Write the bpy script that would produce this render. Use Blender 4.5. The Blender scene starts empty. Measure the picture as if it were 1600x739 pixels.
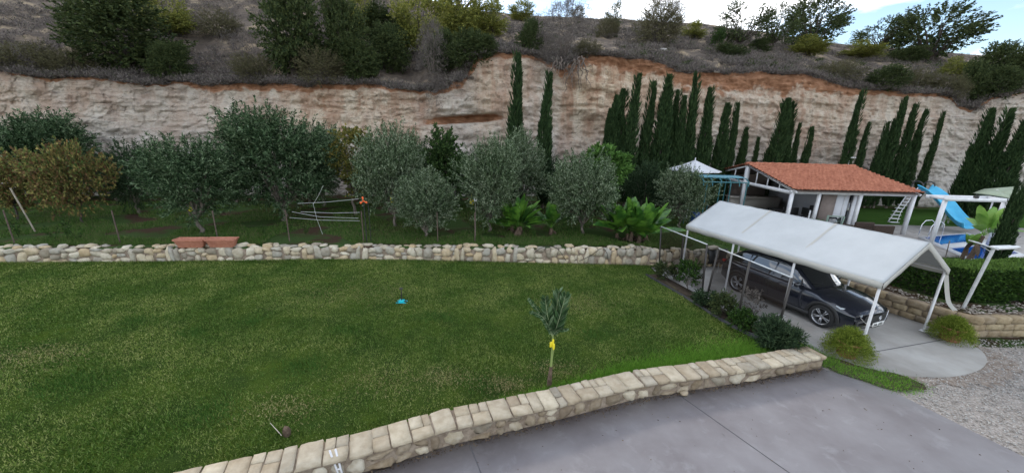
import bpy, bmesh, math, random
import numpy as np
from mathutils import noise, Vector, Matrix
R = math.radians
RNG = np.random.default_rng(7)
random.seed(7)
SC = bpy.context.scene
COL = SC.collection

# ------------------------------------------------------------------ camera, sky, sun, exposure
F_PX, PITCH, EYE, ROLL = 578.485, .27, 5.209, .025      # focal length in photo pixels (1600 wide)
cam_d = bpy.data.cameras.new('camera'); cam = bpy.data.objects.new('camera', cam_d); COL.objects.link(cam)
cam_d.sensor_width = 36; cam_d.lens = F_PX/1600*36; cam_d.clip_start = .05; cam_d.clip_end = 2000
_r0 = Vector((1,0,0)); _u0 = Vector((0,math.sin(PITCH),math.cos(PITCH)))
_r = _r0*math.cos(ROLL)+_u0*math.sin(ROLL); _u = _u0*math.cos(ROLL)-_r0*math.sin(ROLL); _b = _r.cross(_u)
cam.matrix_world = Matrix(((_r.x,_u.x,_b.x,0),(_r.y,_u.y,_b.y,0),(_r.z,_u.z,_b.z,EYE),(0,0,0,1)))
SC.camera = cam
SUN_EL, SUN_AZ = R(24), R(-35)          # azimuth from +Y (away from the camera) towards +X
SKY = .12; SUN = 1.2; EXPO = 1.25
world = bpy.data.worlds.new('World'); SC.world = world; world.use_nodes = True
nt = world.node_tree; nt.nodes.clear()
def wn(t, **k):
    n = nt.nodes.new(t)
    for a, b in k.items(): setattr(n, a, b)
    return n
w_out = wn('ShaderNodeOutputWorld'); w_bg = wn('ShaderNodeBackground'); w_sky = wn('ShaderNodeTexSky')
w_sky.sky_type = 'NISHITA'; w_sky.sun_disc = False; w_sky.sun_elevation = SUN_EL; w_sky.sun_rotation = SUN_AZ
w_sky.altitude = 100; w_sky.air_density = 1.0; w_sky.dust_density = .6; w_sky.ozone_density = 1.0
tc = wn('ShaderNodeTexCoord'); mp = wn('ShaderNodeMapping'); mp.inputs['Scale'].default_value = (1.2, 1.2, 5.0)
cn = wn('ShaderNodeTexNoise'); cn.inputs['Scale'].default_value = 2.1; cn.inputs['Detail'].default_value = 9; cn.inputs['Roughness'].default_value = .58
cr = wn('ShaderNodeValToRGB'); cr.color_ramp.elements[0].position = .43; cr.color_ramp.elements[1].position = .63
mx = wn('ShaderNodeMix', data_type='RGBA'); mx.inputs[7].default_value = (10.5, 10.6, 10.8, 1)
nt.links.new(tc.outputs['Generated'], mp.inputs[0]); nt.links.new(mp.outputs[0], cn.inputs['Vector'])
nt.links.new(cn.outputs[0], cr.inputs[0]); nt.links.new(cr.outputs[0], mx.inputs[0])
nt.links.new(w_sky.outputs[0], mx.inputs[6]); nt.links.new(mx.outputs[2], w_bg.inputs[0])
w_bg.inputs[1].default_value = SKY; nt.links.new(w_bg.outputs[0], w_out.inputs[0])
sd = bpy.data.lights.new('sun', 'SUN'); sd.energy = SUN; sd.angle = R(14); sd.color = (1, .93, .82)
so = bpy.data.objects.new('sun', sd); COL.objects.link(so)
_sv = Vector((math.sin(SUN_AZ)*math.cos(SUN_EL), math.cos(SUN_AZ)*math.cos(SUN_EL), math.sin(SUN_EL)))
so.rotation_euler = _sv.to_track_quat('Z', 'Y').to_euler(); so.location = (0, 0, 40)
SC.view_settings.view_transform = 'Standard'; SC.view_settings.look = 'None'; SC.view_settings.exposure = EXPO; SC.view_settings.gamma = 1
SC.view_settings.use_curve_mapping = False
SC.render.engine = 'CYCLES'

# ------------------------------------------------------------------ pixel -> point
def ray(px, py):
    X = px-800; Y = 369.5-py; c, s = math.cos(ROLL), math.sin(ROLL)
    x = c*X-s*Y; u = s*X+c*Y
    return np.array([x, F_PX*math.cos(PITCH)+u*math.sin(PITCH), -F_PX*math.sin(PITCH)+u*math.cos(PITCH)])
def at(px, py, z=0.):
    d = ray(px, py); t = (z-EYE)/d[2]; return np.array([d[0]*t, d[1]*t, z])
def aty(px, py, y):
    d = ray(px, py); t = y/d[1]; return np.array([d[0]*t, y, EYE+d[2]*t])

# ------------------------------------------------------------------ mesh helpers
class MB:
    def __init__(s): s.v = []; s.f = {}; s.n = 0
    def add(s, V, Fs):
        V = np.asarray(V, float).reshape(-1, 3); s.v.append(V)
        for f in (Fs if isinstance(Fs, list) and len(Fs) and not np.isscalar(Fs[0]) and not isinstance(Fs, np.ndarray) and np.ndim(Fs[0]) == 2 else [Fs]):
            if isinstance(f, np.ndarray): s.f.setdefault(f.shape[1], []).append(f+s.n)
            else:
                for q in f: s.f.setdefault(len(q), []).append(np.array([q])+s.n)
        s.n += len(V); return s
    def box(s, c, size, rz=0, ax=None):
        hx, hy, hz = [a/2 for a in size]
        V = np.array([[x, y, z] for z in (-hz, hz) for x, y in ((-hx,-hy),(hx,-hy),(hx,hy),(-hx,hy))])
        if ax is not None: V = V@np.array(ax).T
        elif rz: V = V@np.array([[math.cos(rz),-math.sin(rz),0],[math.sin(rz),math.cos(rz),0],[0,0,1]]).T
        return s.add(V+np.asarray(c, float), np.array([[0,3,2,1],[4,5,6,7],[0,1,5,4],[1,2,6,5],[2,3,7,6],[3,0,4,7]]))
    def beam(s, a, b, w, h=None):
        h = h or w; a = np.asarray(a, float); b = np.asarray(b, float); d = b-a; L = np.linalg.norm(d); d = d/L
        up = np.array([0,0,1.]) if abs(d[2]) < .95 else np.array([0,1.,0])
        r = np.cross(d, up); r /= np.linalg.norm(r); u = np.cross(r, d)
        return s.box((a+b)/2, (L, w, h), ax=np.stack([d, r, u], 1))
    def tube(s, pts, rad, n=8, cap=True):
        P = np.asarray(pts, float); m = len(P); rad = np.broadcast_to(rad, (m,)).astype(float)
        T = np.gradient(P, axis=0); T /= np.linalg.norm(T, axis=1)[:, None]+1e-9
        ref = np.array([.31, .95, .05]) if abs(T[0][1]) < .8 else np.array([.95, .1, .3])
        V = []
        for i in range(m):
            a = np.cross(T[i], ref); a /= np.linalg.norm(a); b = np.cross(T[i], a)
            th = np.arange(n)/n*2*math.pi
            V.append(P[i]+rad[i]*(np.cos(th)[:, None]*a+np.sin(th)[:, None]*b))
        V = np.concatenate(V); F = []
        for i in range(m-1):
            for k in range(n): F.append([i*n+k, i*n+(k+1) % n, (i+1)*n+(k+1) % n, (i+1)*n+k])
        s.add(V, np.array(F))
        if cap:
            s.add(V[:n], [list(range(n))[::-1]]); s.add(V[-n:], [list(range(n))])
        return s
    def lathe(s, prof, c=(0,0,0), n=24, ax=None):
        prof = np.asarray(prof, float); th = np.arange(n)/n*2*math.pi; V = []
        for r, z in prof: V.append(np.stack([r*np.cos(th), r*np.sin(th), np.full(n, z)], 1))
        V = np.concatenate(V)
        if ax is not None: V = V@np.array(ax).T
        V = V+np.asarray(c, float); F = []
        for i in range(len(prof)-1):
            for k in range(n): F.append([i*n+k, i*n+(k+1) % n, (i+1)*n+(k+1) % n, (i+1)*n+k])
        return s.add(V, np.array(F))
    def poly(s, P, z0, z1=None):
        P = [tuple(p[:2]) for p in P]; n = len(P)
        if z1 is None: return s.add([(x, y, z0) for x, y in P], [list(range(n))])
        return s.add([(x, y, z0) for x, y in P]+[(x, y, z1) for x, y in P],
                     [list(range(n))[::-1], list(range(n, 2*n))]+[[i, (i+1) % n, n+(i+1) % n, n+i] for i in range(n)])
    def grid(s, G):
        G = np.asarray(G); a, b = G.shape[:2]; i = np.arange(a*b).reshape(a, b)
        return s.add(G.reshape(-1, 3), np.stack([i[:-1,:-1], i[1:,:-1], i[1:,1:], i[:-1,1:]], -1).reshape(-1, 4))
ORG = {}
def build(name, mb, mat, parent=None, org=None, smooth=False, bevel=0):
    V = np.concatenate(mb.v) if mb.v else np.zeros((0, 3))
    o0 = ORG[parent.name] if parent else (np.array(org, float) if org is not None else np.zeros(3))
    V = V-o0
    me = bpy.data.meshes.new(name)
    loops = []; tot = []
    for k, L in mb.f.items():
        A = np.concatenate(L); loops.append(A.ravel()); tot.append(np.full(len(A), k))
    loops = np.concatenate(loops); tot = np.concatenate(tot)
    me.vertices.add(len(V)); me.vertices.foreach_set('co', V.astype(np.float32).ravel())
    me.loops.add(len(loops)); me.loops.foreach_set('vertex_index', loops.astype(np.int32))
    me.polygons.add(len(tot)); st = np.concatenate([[0], np.cumsum(tot)[:-1]])
    me.polygons.foreach_set('loop_start', st.astype(np.int32)); me.polygons.foreach_set('loop_total', tot.astype(np.int32))
    if smooth: me.polygons.foreach_set('use_smooth', np.ones(len(tot), bool))
    me.update(calc_edges=True); me.validate()
    me.materials.append(mat)
    o = bpy.data.objects.new(name, me); COL.objects.link(o)
    ORG[o.name] = o0
    if parent: o.parent = parent
    else: o.location = o0
    if bevel:
        m = o.modifiers.new('bevel', 'BEVEL'); m.width = bevel; m.segments = 2; m.limit_method = 'ANGLE'
    return o
def thing(name, label, cat, loc=(0,0,0), group=None):
    o = bpy.data.objects.new(name, None); COL.objects.link(o); o.location = loc; o.empty_display_size = .2
    ORG[o.name] = np.array(loc, float); return tag(o, label, cat, group)
def tag(o, label, cat, group=None, kind=None):
    if label: o['label'] = label
    if cat: o['category'] = cat
    if group: o['group'] = group
    if kind: o['kind'] = kind
    return o
def struct(name, mb, mat, **k):
    o = build(name, mb, mat, **k); o['kind'] = 'structure'; return o
def copy_tree(o, loc=None, rz=0, sc=None, parent=None):
    c = o.copy(); COL.objects.link(c)
    if parent: c.parent = parent
    else:
        c.location = loc; c.rotation_euler = (0, 0, rz)
        if sc is not None: c.scale = sc if np.ndim(sc) else (sc, sc, sc)
    for ch in o.children: copy_tree(ch, parent=c)
    return c

# ------------------------------------------------------------------ materials
def mat(name, col, rough=.7, noise_sc=None, col2=None, bump=0, bsc=None, metal=0, spec=.5, stretch=(1,1,1), detail=6, lo=.35, hi=.65,
        island=None, coat=0, alpha=None, trans=0, obj_rand=0, transl=0):
    m = bpy.data.materials.new(name); m.use_nodes = True; t = m.node_tree; p = t.nodes['Principled BSDF']; L = t.links
    p.inputs['Roughness'].default_value = rough; p.inputs['Metallic'].default_value = metal
    if island and spec == .5: spec = .12; rough = max(rough, .7)
    p.inputs['Roughness'].default_value = rough; p.inputs['Specular IOR Level'].default_value = spec; p.inputs['Coat Weight'].default_value = coat
    if alpha is not None: p.inputs['Alpha'].default_value = alpha
    if trans: p.inputs['Transmission Weight'].default_value = trans
    def N(k): return t.nodes.new(k)
    g = N('ShaderNodeNewGeometry') if (noise_sc or bump or island) else None
    if noise_sc or bump:
        mp = N('ShaderNodeMapping'); mp.inputs['Scale'].default_value = stretch; L.new(g.outputs['Position'], mp.inputs[0])
    cur = None
    if island:
        r = N('ShaderNodeValToRGB'); e = r.color_ramp.elements
        while len(e) < len(island): e.new(.5)
        for i, c in enumerate(island): e[i].position = i/(len(island)-1); e[i].color = (*c, 1)
        L.new(g.outputs['Random Per Island'], r.inputs[0]); cur = r.outputs[0]
    if noise_sc:
        n = N('ShaderNodeTexNoise'); n.inputs['Scale'].default_value = noise_sc; n.inputs['Detail'].default_value = detail; n.inputs['Roughness'].default_value = .6
        L.new(mp.outputs[0], n.inputs['Vector'])
        r = N('ShaderNodeValToRGB'); r.color_ramp.elements[0].position = lo; r.color_ramp.elements[1].position = hi
        r.color_ramp.elements[0].color = (*col, 1); r.color_ramp.elements[1].color = (*(col2 or col), 1); L.new(n.outputs[0], r.inputs[0])
        if cur is None: cur = r.outputs[0]
        else:
            x = N('ShaderNodeMix'); x.data_type = 'RGBA'; x.blend_type = 'MULTIPLY'; x.inputs[0].default_value = 1
            L.new(cur, x.inputs[6]); L.new(r.outputs[0], x.inputs[7]); cur = x.outputs[2]
    if cur: L.new(cur, p.inputs['Base Color'])
    else: p.inputs['Base Color'].default_value = (*col, 1)
    if bump:
        n = N('ShaderNodeTexNoise'); n.inputs['Scale'].default_value = bsc or 20; n.inputs['Detail'].default_value = 8
        L.new(mp.outputs[0], n.inputs['Vector'])
        b = N('ShaderNodeBump'); b.inputs['Strength'].default_value = 1; b.inputs['Distance'].default_value = bump
        L.new(n.outputs[0], b.inputs['Height']); L.new(b.outputs[0], p.inputs['Normal'])
    if transl:
        tr = N('ShaderNodeBsdfTranslucent'); ms = N('ShaderNodeMixShader'); ms.inputs[0].default_value = transl
        if cur: L.new(cur, tr.inputs[0])
        else: tr.inputs[0].default_value = (*col, 1)
        L.new(p.outputs[0], ms.inputs[1]); L.new(tr.outputs[0], ms.inputs[2]); L.new(ms.outputs[0], t.nodes['Material Output'].inputs[0])
    return m
W_ = (1, 1, 1)
M = {}
M['olive'] = mat('olive_leaf', W_, .55, island=[(.022,.04,.014),(.06,.092,.042),(.15,.19,.11),(.36,.4,.29)], noise_sc=.9, col2=(.7,.82,.7), lo=.3, hi=.7, transl=.06)
M['olive_green'] = mat('green_olive_leaf', W_, .6, island=[(.014,.032,.012),(.035,.066,.028),(.085,.13,.06),(.22,.28,.17)], noise_sc=.9, col2=(.7,.82,.75), lo=.3, hi=.7, transl=.06)
M['olive_dark'] = mat('dark_leaf', W_, .6, island=[(.012,.026,.012),(.03,.055,.025),(.07,.11,.05)], transl=.06)
M['cypress'] = mat('cypress_leaf', W_, .75, island=[(.012,.028,.01),(.026,.05,.018),(.05,.085,.03)])
M['banana'] = mat('banana_leaf', (.03,.1,.015), .45, noise_sc=2.2, col2=(.13,.28,.035), transl=.15, lo=.42, hi=.6)
M['banana2'] = mat('pale_banana_leaf', (.12,.27,.04), .45, noise_sc=3, col2=(.26,.42,.09), transl=.25)
M['citrus'] = mat('citrus_leaf', W_, .45, island=[(.015,.035,.01),(.035,.07,.02),(.075,.13,.035)], transl=.15)
M['loquat'] = mat('bright_leaf', W_, .5, island=[(.035,.08,.02),(.08,.17,.035),(.14,.26,.06)], transl=.2)
M['yellowleaf'] = mat('yellowing_leaf', W_, .6, island=[(.05,.07,.02),(.12,.13,.03),(.25,.2,.05),(.07,.1,.03)], transl=.2)
M['vine'] = mat('autumn_vine_leaf', W_, .6, island=[(.1,.065,.035),(.19,.11,.05),(.1,.14,.04),(.36,.29,.1),(.06,.12,.03),(.16,.095,.045)], transl=.2)
M['hillbush'] = mat('hill_bush_leaf', W_, .65, island=[(.022,.04,.016),(.05,.07,.024),(.08,.1,.035)], transl=.15)
M['hillyellow'] = mat('hill_yellow_leaf', W_, .65, island=[(.06,.085,.02),(.17,.19,.045),(.34,.33,.08),(.1,.13,.035)], transl=.3)  # yellow green leaves, with the sunlight on the tops put into the colour
M['hillbrown'] = mat('hill_brown_leaf', W_, .7, island=[(.06,.055,.035),(.1,.09,.05),(.13,.13,.06)], transl=.15)
M['twig'] = mat('dry_twig', W_, .9, island=[(.07,.06,.055),(.12,.105,.095),(.17,.15,.13)])
M['scrub'] = mat('dry_scrub', W_, .9, island=[(.055,.046,.046),(.12,.103,.098),(.2,.172,.16),(.075,.082,.05)])
M['bark'] = mat('bark', (.09,.075,.06), .9, noise_sc=12, col2=(.2,.17,.14), bump=.02, bsc=25, stretch=(1,1,.25))
M['bark_pale'] = mat('pale_bark', (.2,.17,.13), .9, noise_sc=14, col2=(.34,.3,.24), bump=.015, bsc=25, stretch=(1,1,.25))
M['bark_dark'] = mat('dark_bark', (.035,.028,.024), .9, noise_sc=12, col2=(.08,.065,.055), bump=.02, bsc=25)
M['grass'] = mat('grass_blade', W_, .6, island=[(.04,.075,.012),(.115,.185,.036),(.2,.265,.055),(.42,.42,.17)], noise_sc=.75, col2=(.5,.66,.5), lo=.4, hi=.58, transl=.2, detail=7)
M['longgrass'] = mat('long_grass_blade', W_, .55, island=[(.08,.18,.02),(.14,.3,.035),(.22,.4,.06)], transl=.3)
M['weed'] = mat('orchard_weed_blade', W_, .6, island=[(.03,.075,.012),(.06,.14,.02),(.1,.17,.04),(.17,.15,.08)], transl=.2)
M['fern'] = mat('fern_frond', W_, .55, island=[(.08,.12,.015),(.16,.22,.03),(.28,.33,.055)], transl=.35)
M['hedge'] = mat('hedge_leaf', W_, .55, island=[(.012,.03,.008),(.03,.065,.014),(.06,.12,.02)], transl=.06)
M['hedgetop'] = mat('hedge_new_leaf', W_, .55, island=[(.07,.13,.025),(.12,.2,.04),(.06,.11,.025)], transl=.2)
M['lawn'] = mat('lawn_ground', (.03,.052,.013), .95, spec=0, noise_sc=1.3, col2=(.055,.085,.014), bump=.03, bsc=40)
M['earth'] = mat('orchard_earth', (.06,.04,.028), .95, spec=0, noise_sc=.8, col2=(.045,.075,.025), bump=.05, bsc=14, lo=.42, hi=.52)
M['poollawn'] = mat('pool_lawn', (.035,.085,.015), .9, spec=0, noise_sc=20, col2=(.06,.11,.03), bump=.03, bsc=60)
M['terrace'] = mat('terrace_paving', (.24,.22,.2), .8, noise_sc=3, col2=(.36,.34,.32))
M['slab'] = mat('concrete_slab', (.26,.245,.225), .85, spec=.2, noise_sc=.9, col2=(.36,.35,.33), bump=.004, bsc=60)
M['joint'] = mat('joint_line', (.1,.095,.1), .9)
M['gravel'] = mat('gravel_ground', (.24,.21,.18), .95, spec=.1, noise_sc=25, col2=(.46,.42,.38), bump=.03, bsc=45, detail=10)
M['pebble'] = mat('pebble', W_, .85, island=[(.25,.23,.21),(.4,.38,.36),(.55,.53,.5),(.33,.29,.25)])
M['mortar_pebble'] = mat('dull_pebble', W_, .9, island=[(.14,.12,.1),(.24,.21,.18),(.36,.33,.29)])
M['mortar'] = mat('mortar', (.17,.13,.095), .95, spec=.1, noise_sc=8, col2=(.3,.245,.19), bump=.02, bsc=30)
M['rubble'] = mat('rubble_stone', (.75,.72,.68), .9, island=[(.44,.39,.3),(.62,.57,.46),(.48,.37,.23),(.54,.48,.36),(.4,.38,.33),(.3,.26,.2)], noise_sc=7, col2=(1,1,1), bump=.012, bsc=30)
M['facing'] = mat('facing_stone', (.7,.66,.6), .9, island=[(.36,.3,.22),(.24,.19,.14),(.58,.52,.41),(.3,.24,.17),(.2,.17,.13),(.62,.57,.47)], noise_sc=7, col2=(1,1,1), bump=.012, bsc=30)
M['coping'] = mat('coping_stone', (.75,.72,.68), .85, island=[(.42,.36,.27),(.56,.49,.37),(.38,.31,.22),(.5,.44,.34),(.3,.27,.22)], noise_sc=6, col2=(1,1,1), bump=.006, bsc=35)
M['ashlar'] = mat('ashlar_stone', (.7,.66,.6), .9, island=[(.33,.26,.17),(.4,.33,.22),(.28,.22,.15),(.36,.31,.23)], noise_sc=7, col2=(1,1,1), bump=.012, bsc=30)
M['white'] = mat('white_paint', (.64,.64,.65), .5, noise_sc=4, col2=(.74,.74,.76))
M['canvas'] = mat('canopy_sheet', (.46,.48,.485), .6, spec=.2, noise_sc=1.2, col2=(.52,.54,.545), transl=.12)
M['canvas_trim'] = mat('canopy_trim', (.47,.46,.42), .6, transl=.2)
M['cream'] = mat('cream_sheet', (.66,.62,.5), .6, transl=.3)
M['umbrella'] = mat('umbrella_cloth', (.62,.63,.66), .7, transl=.2)
M['pale_green'] = mat('faded_green_cloth', (.36,.42,.3), .7, transl=.2)
M['roofpan'] = mat('roof_tile', (.25,.085,.05), .9, spec=.2, noise_sc=6, col2=(.44,.18,.11), bump=.01, bsc=40)
M['steel'] = mat('dark_steel', (.05,.045,.042), .55, metal=.3)
M['rust'] = mat('weathered_steel', (.07,.05,.04), .8, noise_sc=10, col2=(.13,.09,.07))
M['galv'] = mat('galvanised_metal', (.5,.52,.53), .4, noise_sc=8, col2=(.62,.64,.65), metal=.4)
M['chrome'] = mat('chrome', (.75,.76,.78), .15, metal=1)
M['net'] = mat('dark_net', (.025,.018,.014), .95, spec=0, alpha=.5)
M['paint'] = mat('car_paint', (.012,.014,.022), .22, coat=1, spec=.5)
M['clad'] = mat('black_cladding', (.018,.018,.018), .6)
M['glass'] = mat('tinted_glass', (.01,.012,.014), .05, spec=.9, coat=1)
M['tyre'] = mat('tyre_rubber', (.02,.02,.02), .85)
M['rim'] = mat('alloy_rim', (.42,.43,.45), .3, metal=.8)
M['lampglass'] = mat('lamp_glass', (.55,.6,.66), .08, spec=.9, coat=1)
M['plate'] = mat('plate_white', (.75,.75,.72), .4)
M['platemark'] = mat('plate_black', (.02,.02,.02), .5)
M['terracotta'] = mat('terracotta', (.42,.16,.1), .75, noise_sc=9, col2=(.52,.22,.15))
M['teal'] = mat('teal_metal', (.02,.12,.14), .5)
M['tealcloth'] = mat('teal_cloth', (.06,.2,.25), .6)
M['turquoise'] = mat('turquoise_plastic', (.0,.42,.5), .4)
M['slide'] = mat('blue_slide_plastic', (.05,.38,.62), .4, noise_sc=2, col2=(.08,.46,.7))
M['barrel'] = mat('blue_barrel_plastic', (.015,.06,.2), .45)
M['black'] = mat('black_plastic', (.02,.02,.02), .5)
M['wicker'] = mat('brown_wicker', (.025,.015,.01), .9, noise_sc=40, col2=(.06,.037,.025), bump=.01, bsc=60)
M['cushion'] = mat('beige_cushion', (.3,.26,.2), .9)
M['sage'] = mat('sage_cloth', (.2,.27,.22), .9)
M['darkwall'] = mat('brown_wall', (.2,.16,.14), .85, noise_sc=2, col2=(.26,.21,.19))
M['whitewall'] = mat('white_wall', (.72,.73,.78), .7)
M['counter'] = mat('counter_stone', (.38,.35,.31), .6)
M['water'] = mat('pool_water', (.005,.07,.32), .06, spec=.6, bump=.01, bsc=4)
M['pooltile'] = mat('pool_coping', (.55,.56,.57), .6)
M['yellow'] = mat('yellow_ribbon', (.72,.6,.02), .6)
M['orange'] = mat('orange_plastic', (.8,.12,.02), .4)
M['wire'] = mat('pale_wire', (.45,.46,.44), .5)
M['soil'] = mat('planter_soil', (.05,.037,.028), .95, spec=.1, noise_sc=10, col2=(.09,.07,.05), bump=.03, bsc=30)
M['palm'] = mat('palm_leaflet', W_, .5, island=[(.025,.06,.022),(.06,.12,.045),(.2,.28,.16)], transl=.2)
M['stickm'] = mat('pale_wood', (.5,.44,.36), .8)
M['stump'] = mat('palm_stump', (.09,.062,.045), .95, spec=.1, noise_sc=20, col2=(.15,.11,.08), bump=.02, bsc=30)
M['root'] = mat('dead_root', (.09,.07,.055), .95, noise_sc=12, col2=(.16,.13,.11))

def driveway_mat():
    m = mat('stamped_concrete', (.22,.2,.203), .75, spec=.25, noise_sc=1.1, col2=(.3,.283,.288), bump=.004, bsc=9, lo=.32, hi=.7, detail=9)
    t = m.node_tree; p = t.nodes['Principled BSDF']; src = p.inputs['Base Color'].links[0].from_socket
    g = t.nodes.new('ShaderNodeNewGeometry'); n = t.nodes.new('ShaderNodeTexNoise'); n.inputs['Scale'].default_value = 2.6; n.inputs['Detail'].default_value = 10; n.inputs['Distortion'].default_value = .5; n.inputs['Roughness'].default_value = .68
    r = t.nodes.new('ShaderNodeValToRGB'); r.color_ramp.elements[0].position = .55; r.color_ramp.elements[1].position = .72
    x = t.nodes.new('ShaderNodeMix'); x.data_type = 'RGBA'; x.inputs[7].default_value = (.36,.35,.355,1)
    ml = t.nodes.new('ShaderNodeMath'); ml.operation = 'MULTIPLY'; ml.inputs[1].default_value = .6
    t.links.new(g.outputs['Position'], n.inputs['Vector']); t.links.new(n.outputs[0], r.inputs[0]); t.links.new(r.outputs[0], ml.inputs[0])
    t.links.new(ml.outputs[0], x.inputs[0]); t.links.new(src, x.inputs[6]); t.links.new(x.outputs[2], p.inputs['Base Color'])
    return m
M['drive'] = driveway_mat()

def cliff_mat():
    m = bpy.data.materials.new('limestone_cliff'); m.use_nodes = True; t = m.node_tree; L = t.links; p = t.nodes['Principled BSDF']; p.inputs['Roughness'].default_value = .95; p.inputs['Specular IOR Level'].default_value = .2
    def N(k, **a):
        n = t.nodes.new(k)
        for i, j in a.items(): setattr(n, i, j)
        return n
    g = N('ShaderNodeNewGeometry')
    def noi(sc, stretch, det=8, dist=0, rough=.6):
        mp = N('ShaderNodeMapping'); mp.inputs['Scale'].default_value = stretch; L.new(g.outputs['Position'], mp.inputs[0])
        n = N('ShaderNodeTexNoise'); n.inputs['Scale'].default_value = sc; n.inputs['Detail'].default_value = det; n.inputs['Distortion'].default_value = dist; n.inputs['Roughness'].default_value = rough
        L.new(mp.outputs[0], n.inputs['Vector']); return n.outputs[0]
    def ramp(s, *st):
        r = N('ShaderNodeValToRGB'); e = r.color_ramp.elements
        while len(e) < len(st): e.new(.5)
        for i, (q, c) in enumerate(st): e[i].position = q; e[i].color = (*c, 1) if np.ndim(c) else (c, c, c, 1)
        L.new(s, r.inputs[0]); return r.outputs[0]
    def mix(f, a, b, bt='MIX'):
        x = N('ShaderNodeMix', data_type='RGBA', blend_type=bt)
        for s, i in ((f, 0), (a, 6), (b, 7)):
            if hasattr(s, 'links') : L.new(s, x.inputs[i])
            elif i == 0: x.inputs[0].default_value = s
            else: x.inputs[i].default_value = (*s, 1)
        return x.outputs[2]
    a = N('ShaderNodeAttribute', attribute_name='zone')      # R = soil under the rim, G = hill top, B = buff tint
    sp = N('ShaderNodeSeparateColor'); L.new(a.outputs['Color'], sp.inputs[0])
    base = ramp(noi(.55, (1,1,1.6), 10, .6), (.3, (.32,.29,.262)), (.5, (.43,.405,.375)), (.68, (.56,.535,.5)))
    buff = ramp(noi(.7, (1,1,.5), 9), (.33, (.46,.3,.195)), (.5, (.6,.47,.33)), (.7, (.71,.62,.48)))
    c = mix(sp.outputs[2], base, buff)
    strata = ramp(noi(1.3, (.45,.45,3.4), 12, .5, .72), (.37, .3), (.43, .95), (1, 1))
    c = mix(.7, c, strata, 'MULTIPLY')
    speck = ramp(noi(5, (1,1,1.5), 12, 0, .8), (.36, .55), (.5, 1), (.66, 1.0)); c = mix(.6, c, speck, 'MULTIPLY')
    streak = ramp(noi(.7, (1.6,1.6,.16), 8, .2, .7), (.42, 0), (.6, 1))
    ff = N('ShaderNodeMath', operation='MULTIPLY'); L.new(streak, ff.inputs[0]); L.new(sp.outputs[2], ff.inputs[1])
    c = mix(ff.outputs[0], c, (.3,.16,.095))
    # crack lines
    v = N('ShaderNodeTexVoronoi', feature='DISTANCE_TO_EDGE'); mpv = N('ShaderNodeMapping'); mpv.inputs['Scale'].default_value = (.8,.8,1.7)
    nd = N('ShaderNodeTexNoise'); nd.inputs['Scale'].default_value = 1.3; nd.inputs['Detail'].default_value = 6; L.new(g.outputs['Position'], nd.inputs['Vector'])
    av = N('ShaderNodeVectorMath', operation='MULTIPLY_ADD'); L.new(nd.outputs['Color'], av.inputs[0]); av.inputs[1].default_value = (1.6,1.6,1.6); L.new(g.outputs['Position'], av.inputs[2])
    L.new(av.outputs[0], mpv.inputs[0]); L.new(mpv.outputs[0], v.inputs['Vector']); v.inputs['Scale'].default_value = 1.1
    crack = ramp(v.outputs['Distance'], (0, .25), (.022, 1), (1, 1)); c = mix(.5, c, crack, 'MULTIPLY')
    soil = ramp(noi(1.6, (1,1,2.5), 8), (.35, (.2,.095,.05)), (.6, (.34,.18,.105)), (.75, (.46,.31,.21)))
    # break the soil edge up with noise
    sn = N('ShaderNodeMath', operation='MULTIPLY_ADD'); L.new(noi(1.1, (1,1,1), 8), sn.inputs[0]); sn.inputs[1].default_value = 1.3; sn.inputs[2].default_value = -.65
    s2 = N('ShaderNodeMath', operation='ADD', use_clamp=True); L.new(sn.outputs[0], s2.inputs[0]); L.new(sp.outputs[0], s2.inputs[1])
    c = mix(ramp(s2.outputs[0], (.4, 0), (.58, 1)), c, soil)
    hill = ramp(noi(.5, (1,1,1), 10, .3, .7), (.38, (.085,.068,.055)), (.52, (.15,.12,.095)), (.64, (.36,.28,.18)))
    hg = ramp(noi(.25, (1,1,1), 5), (.45, 0), (.6, 1)); 
    c = mix(sp.outputs[1], c, hill)
    L.new(c, p.inputs['Base Color'])
    b1 = N('ShaderNodeBump'); b1.inputs['Distance'].default_value = .17; b1.inputs['Strength'].default_value = .9; L.new(noi(1.6, (.7,.7,2.6), 12, .8, .66), b1.inputs['Height'])
    b2 = N('ShaderNodeBump'); b2.inputs['Distance'].default_value = .09; L.new(noi(6, (1,1,1), 10, .3, .7), b2.inputs['Height']); L.new(b1.outputs[0], b2.inputs['Normal'])
    L.new(b2.outputs[0], p.inputs['Normal'])
    return m
M['cliff'] = cliff_mat()

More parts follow.
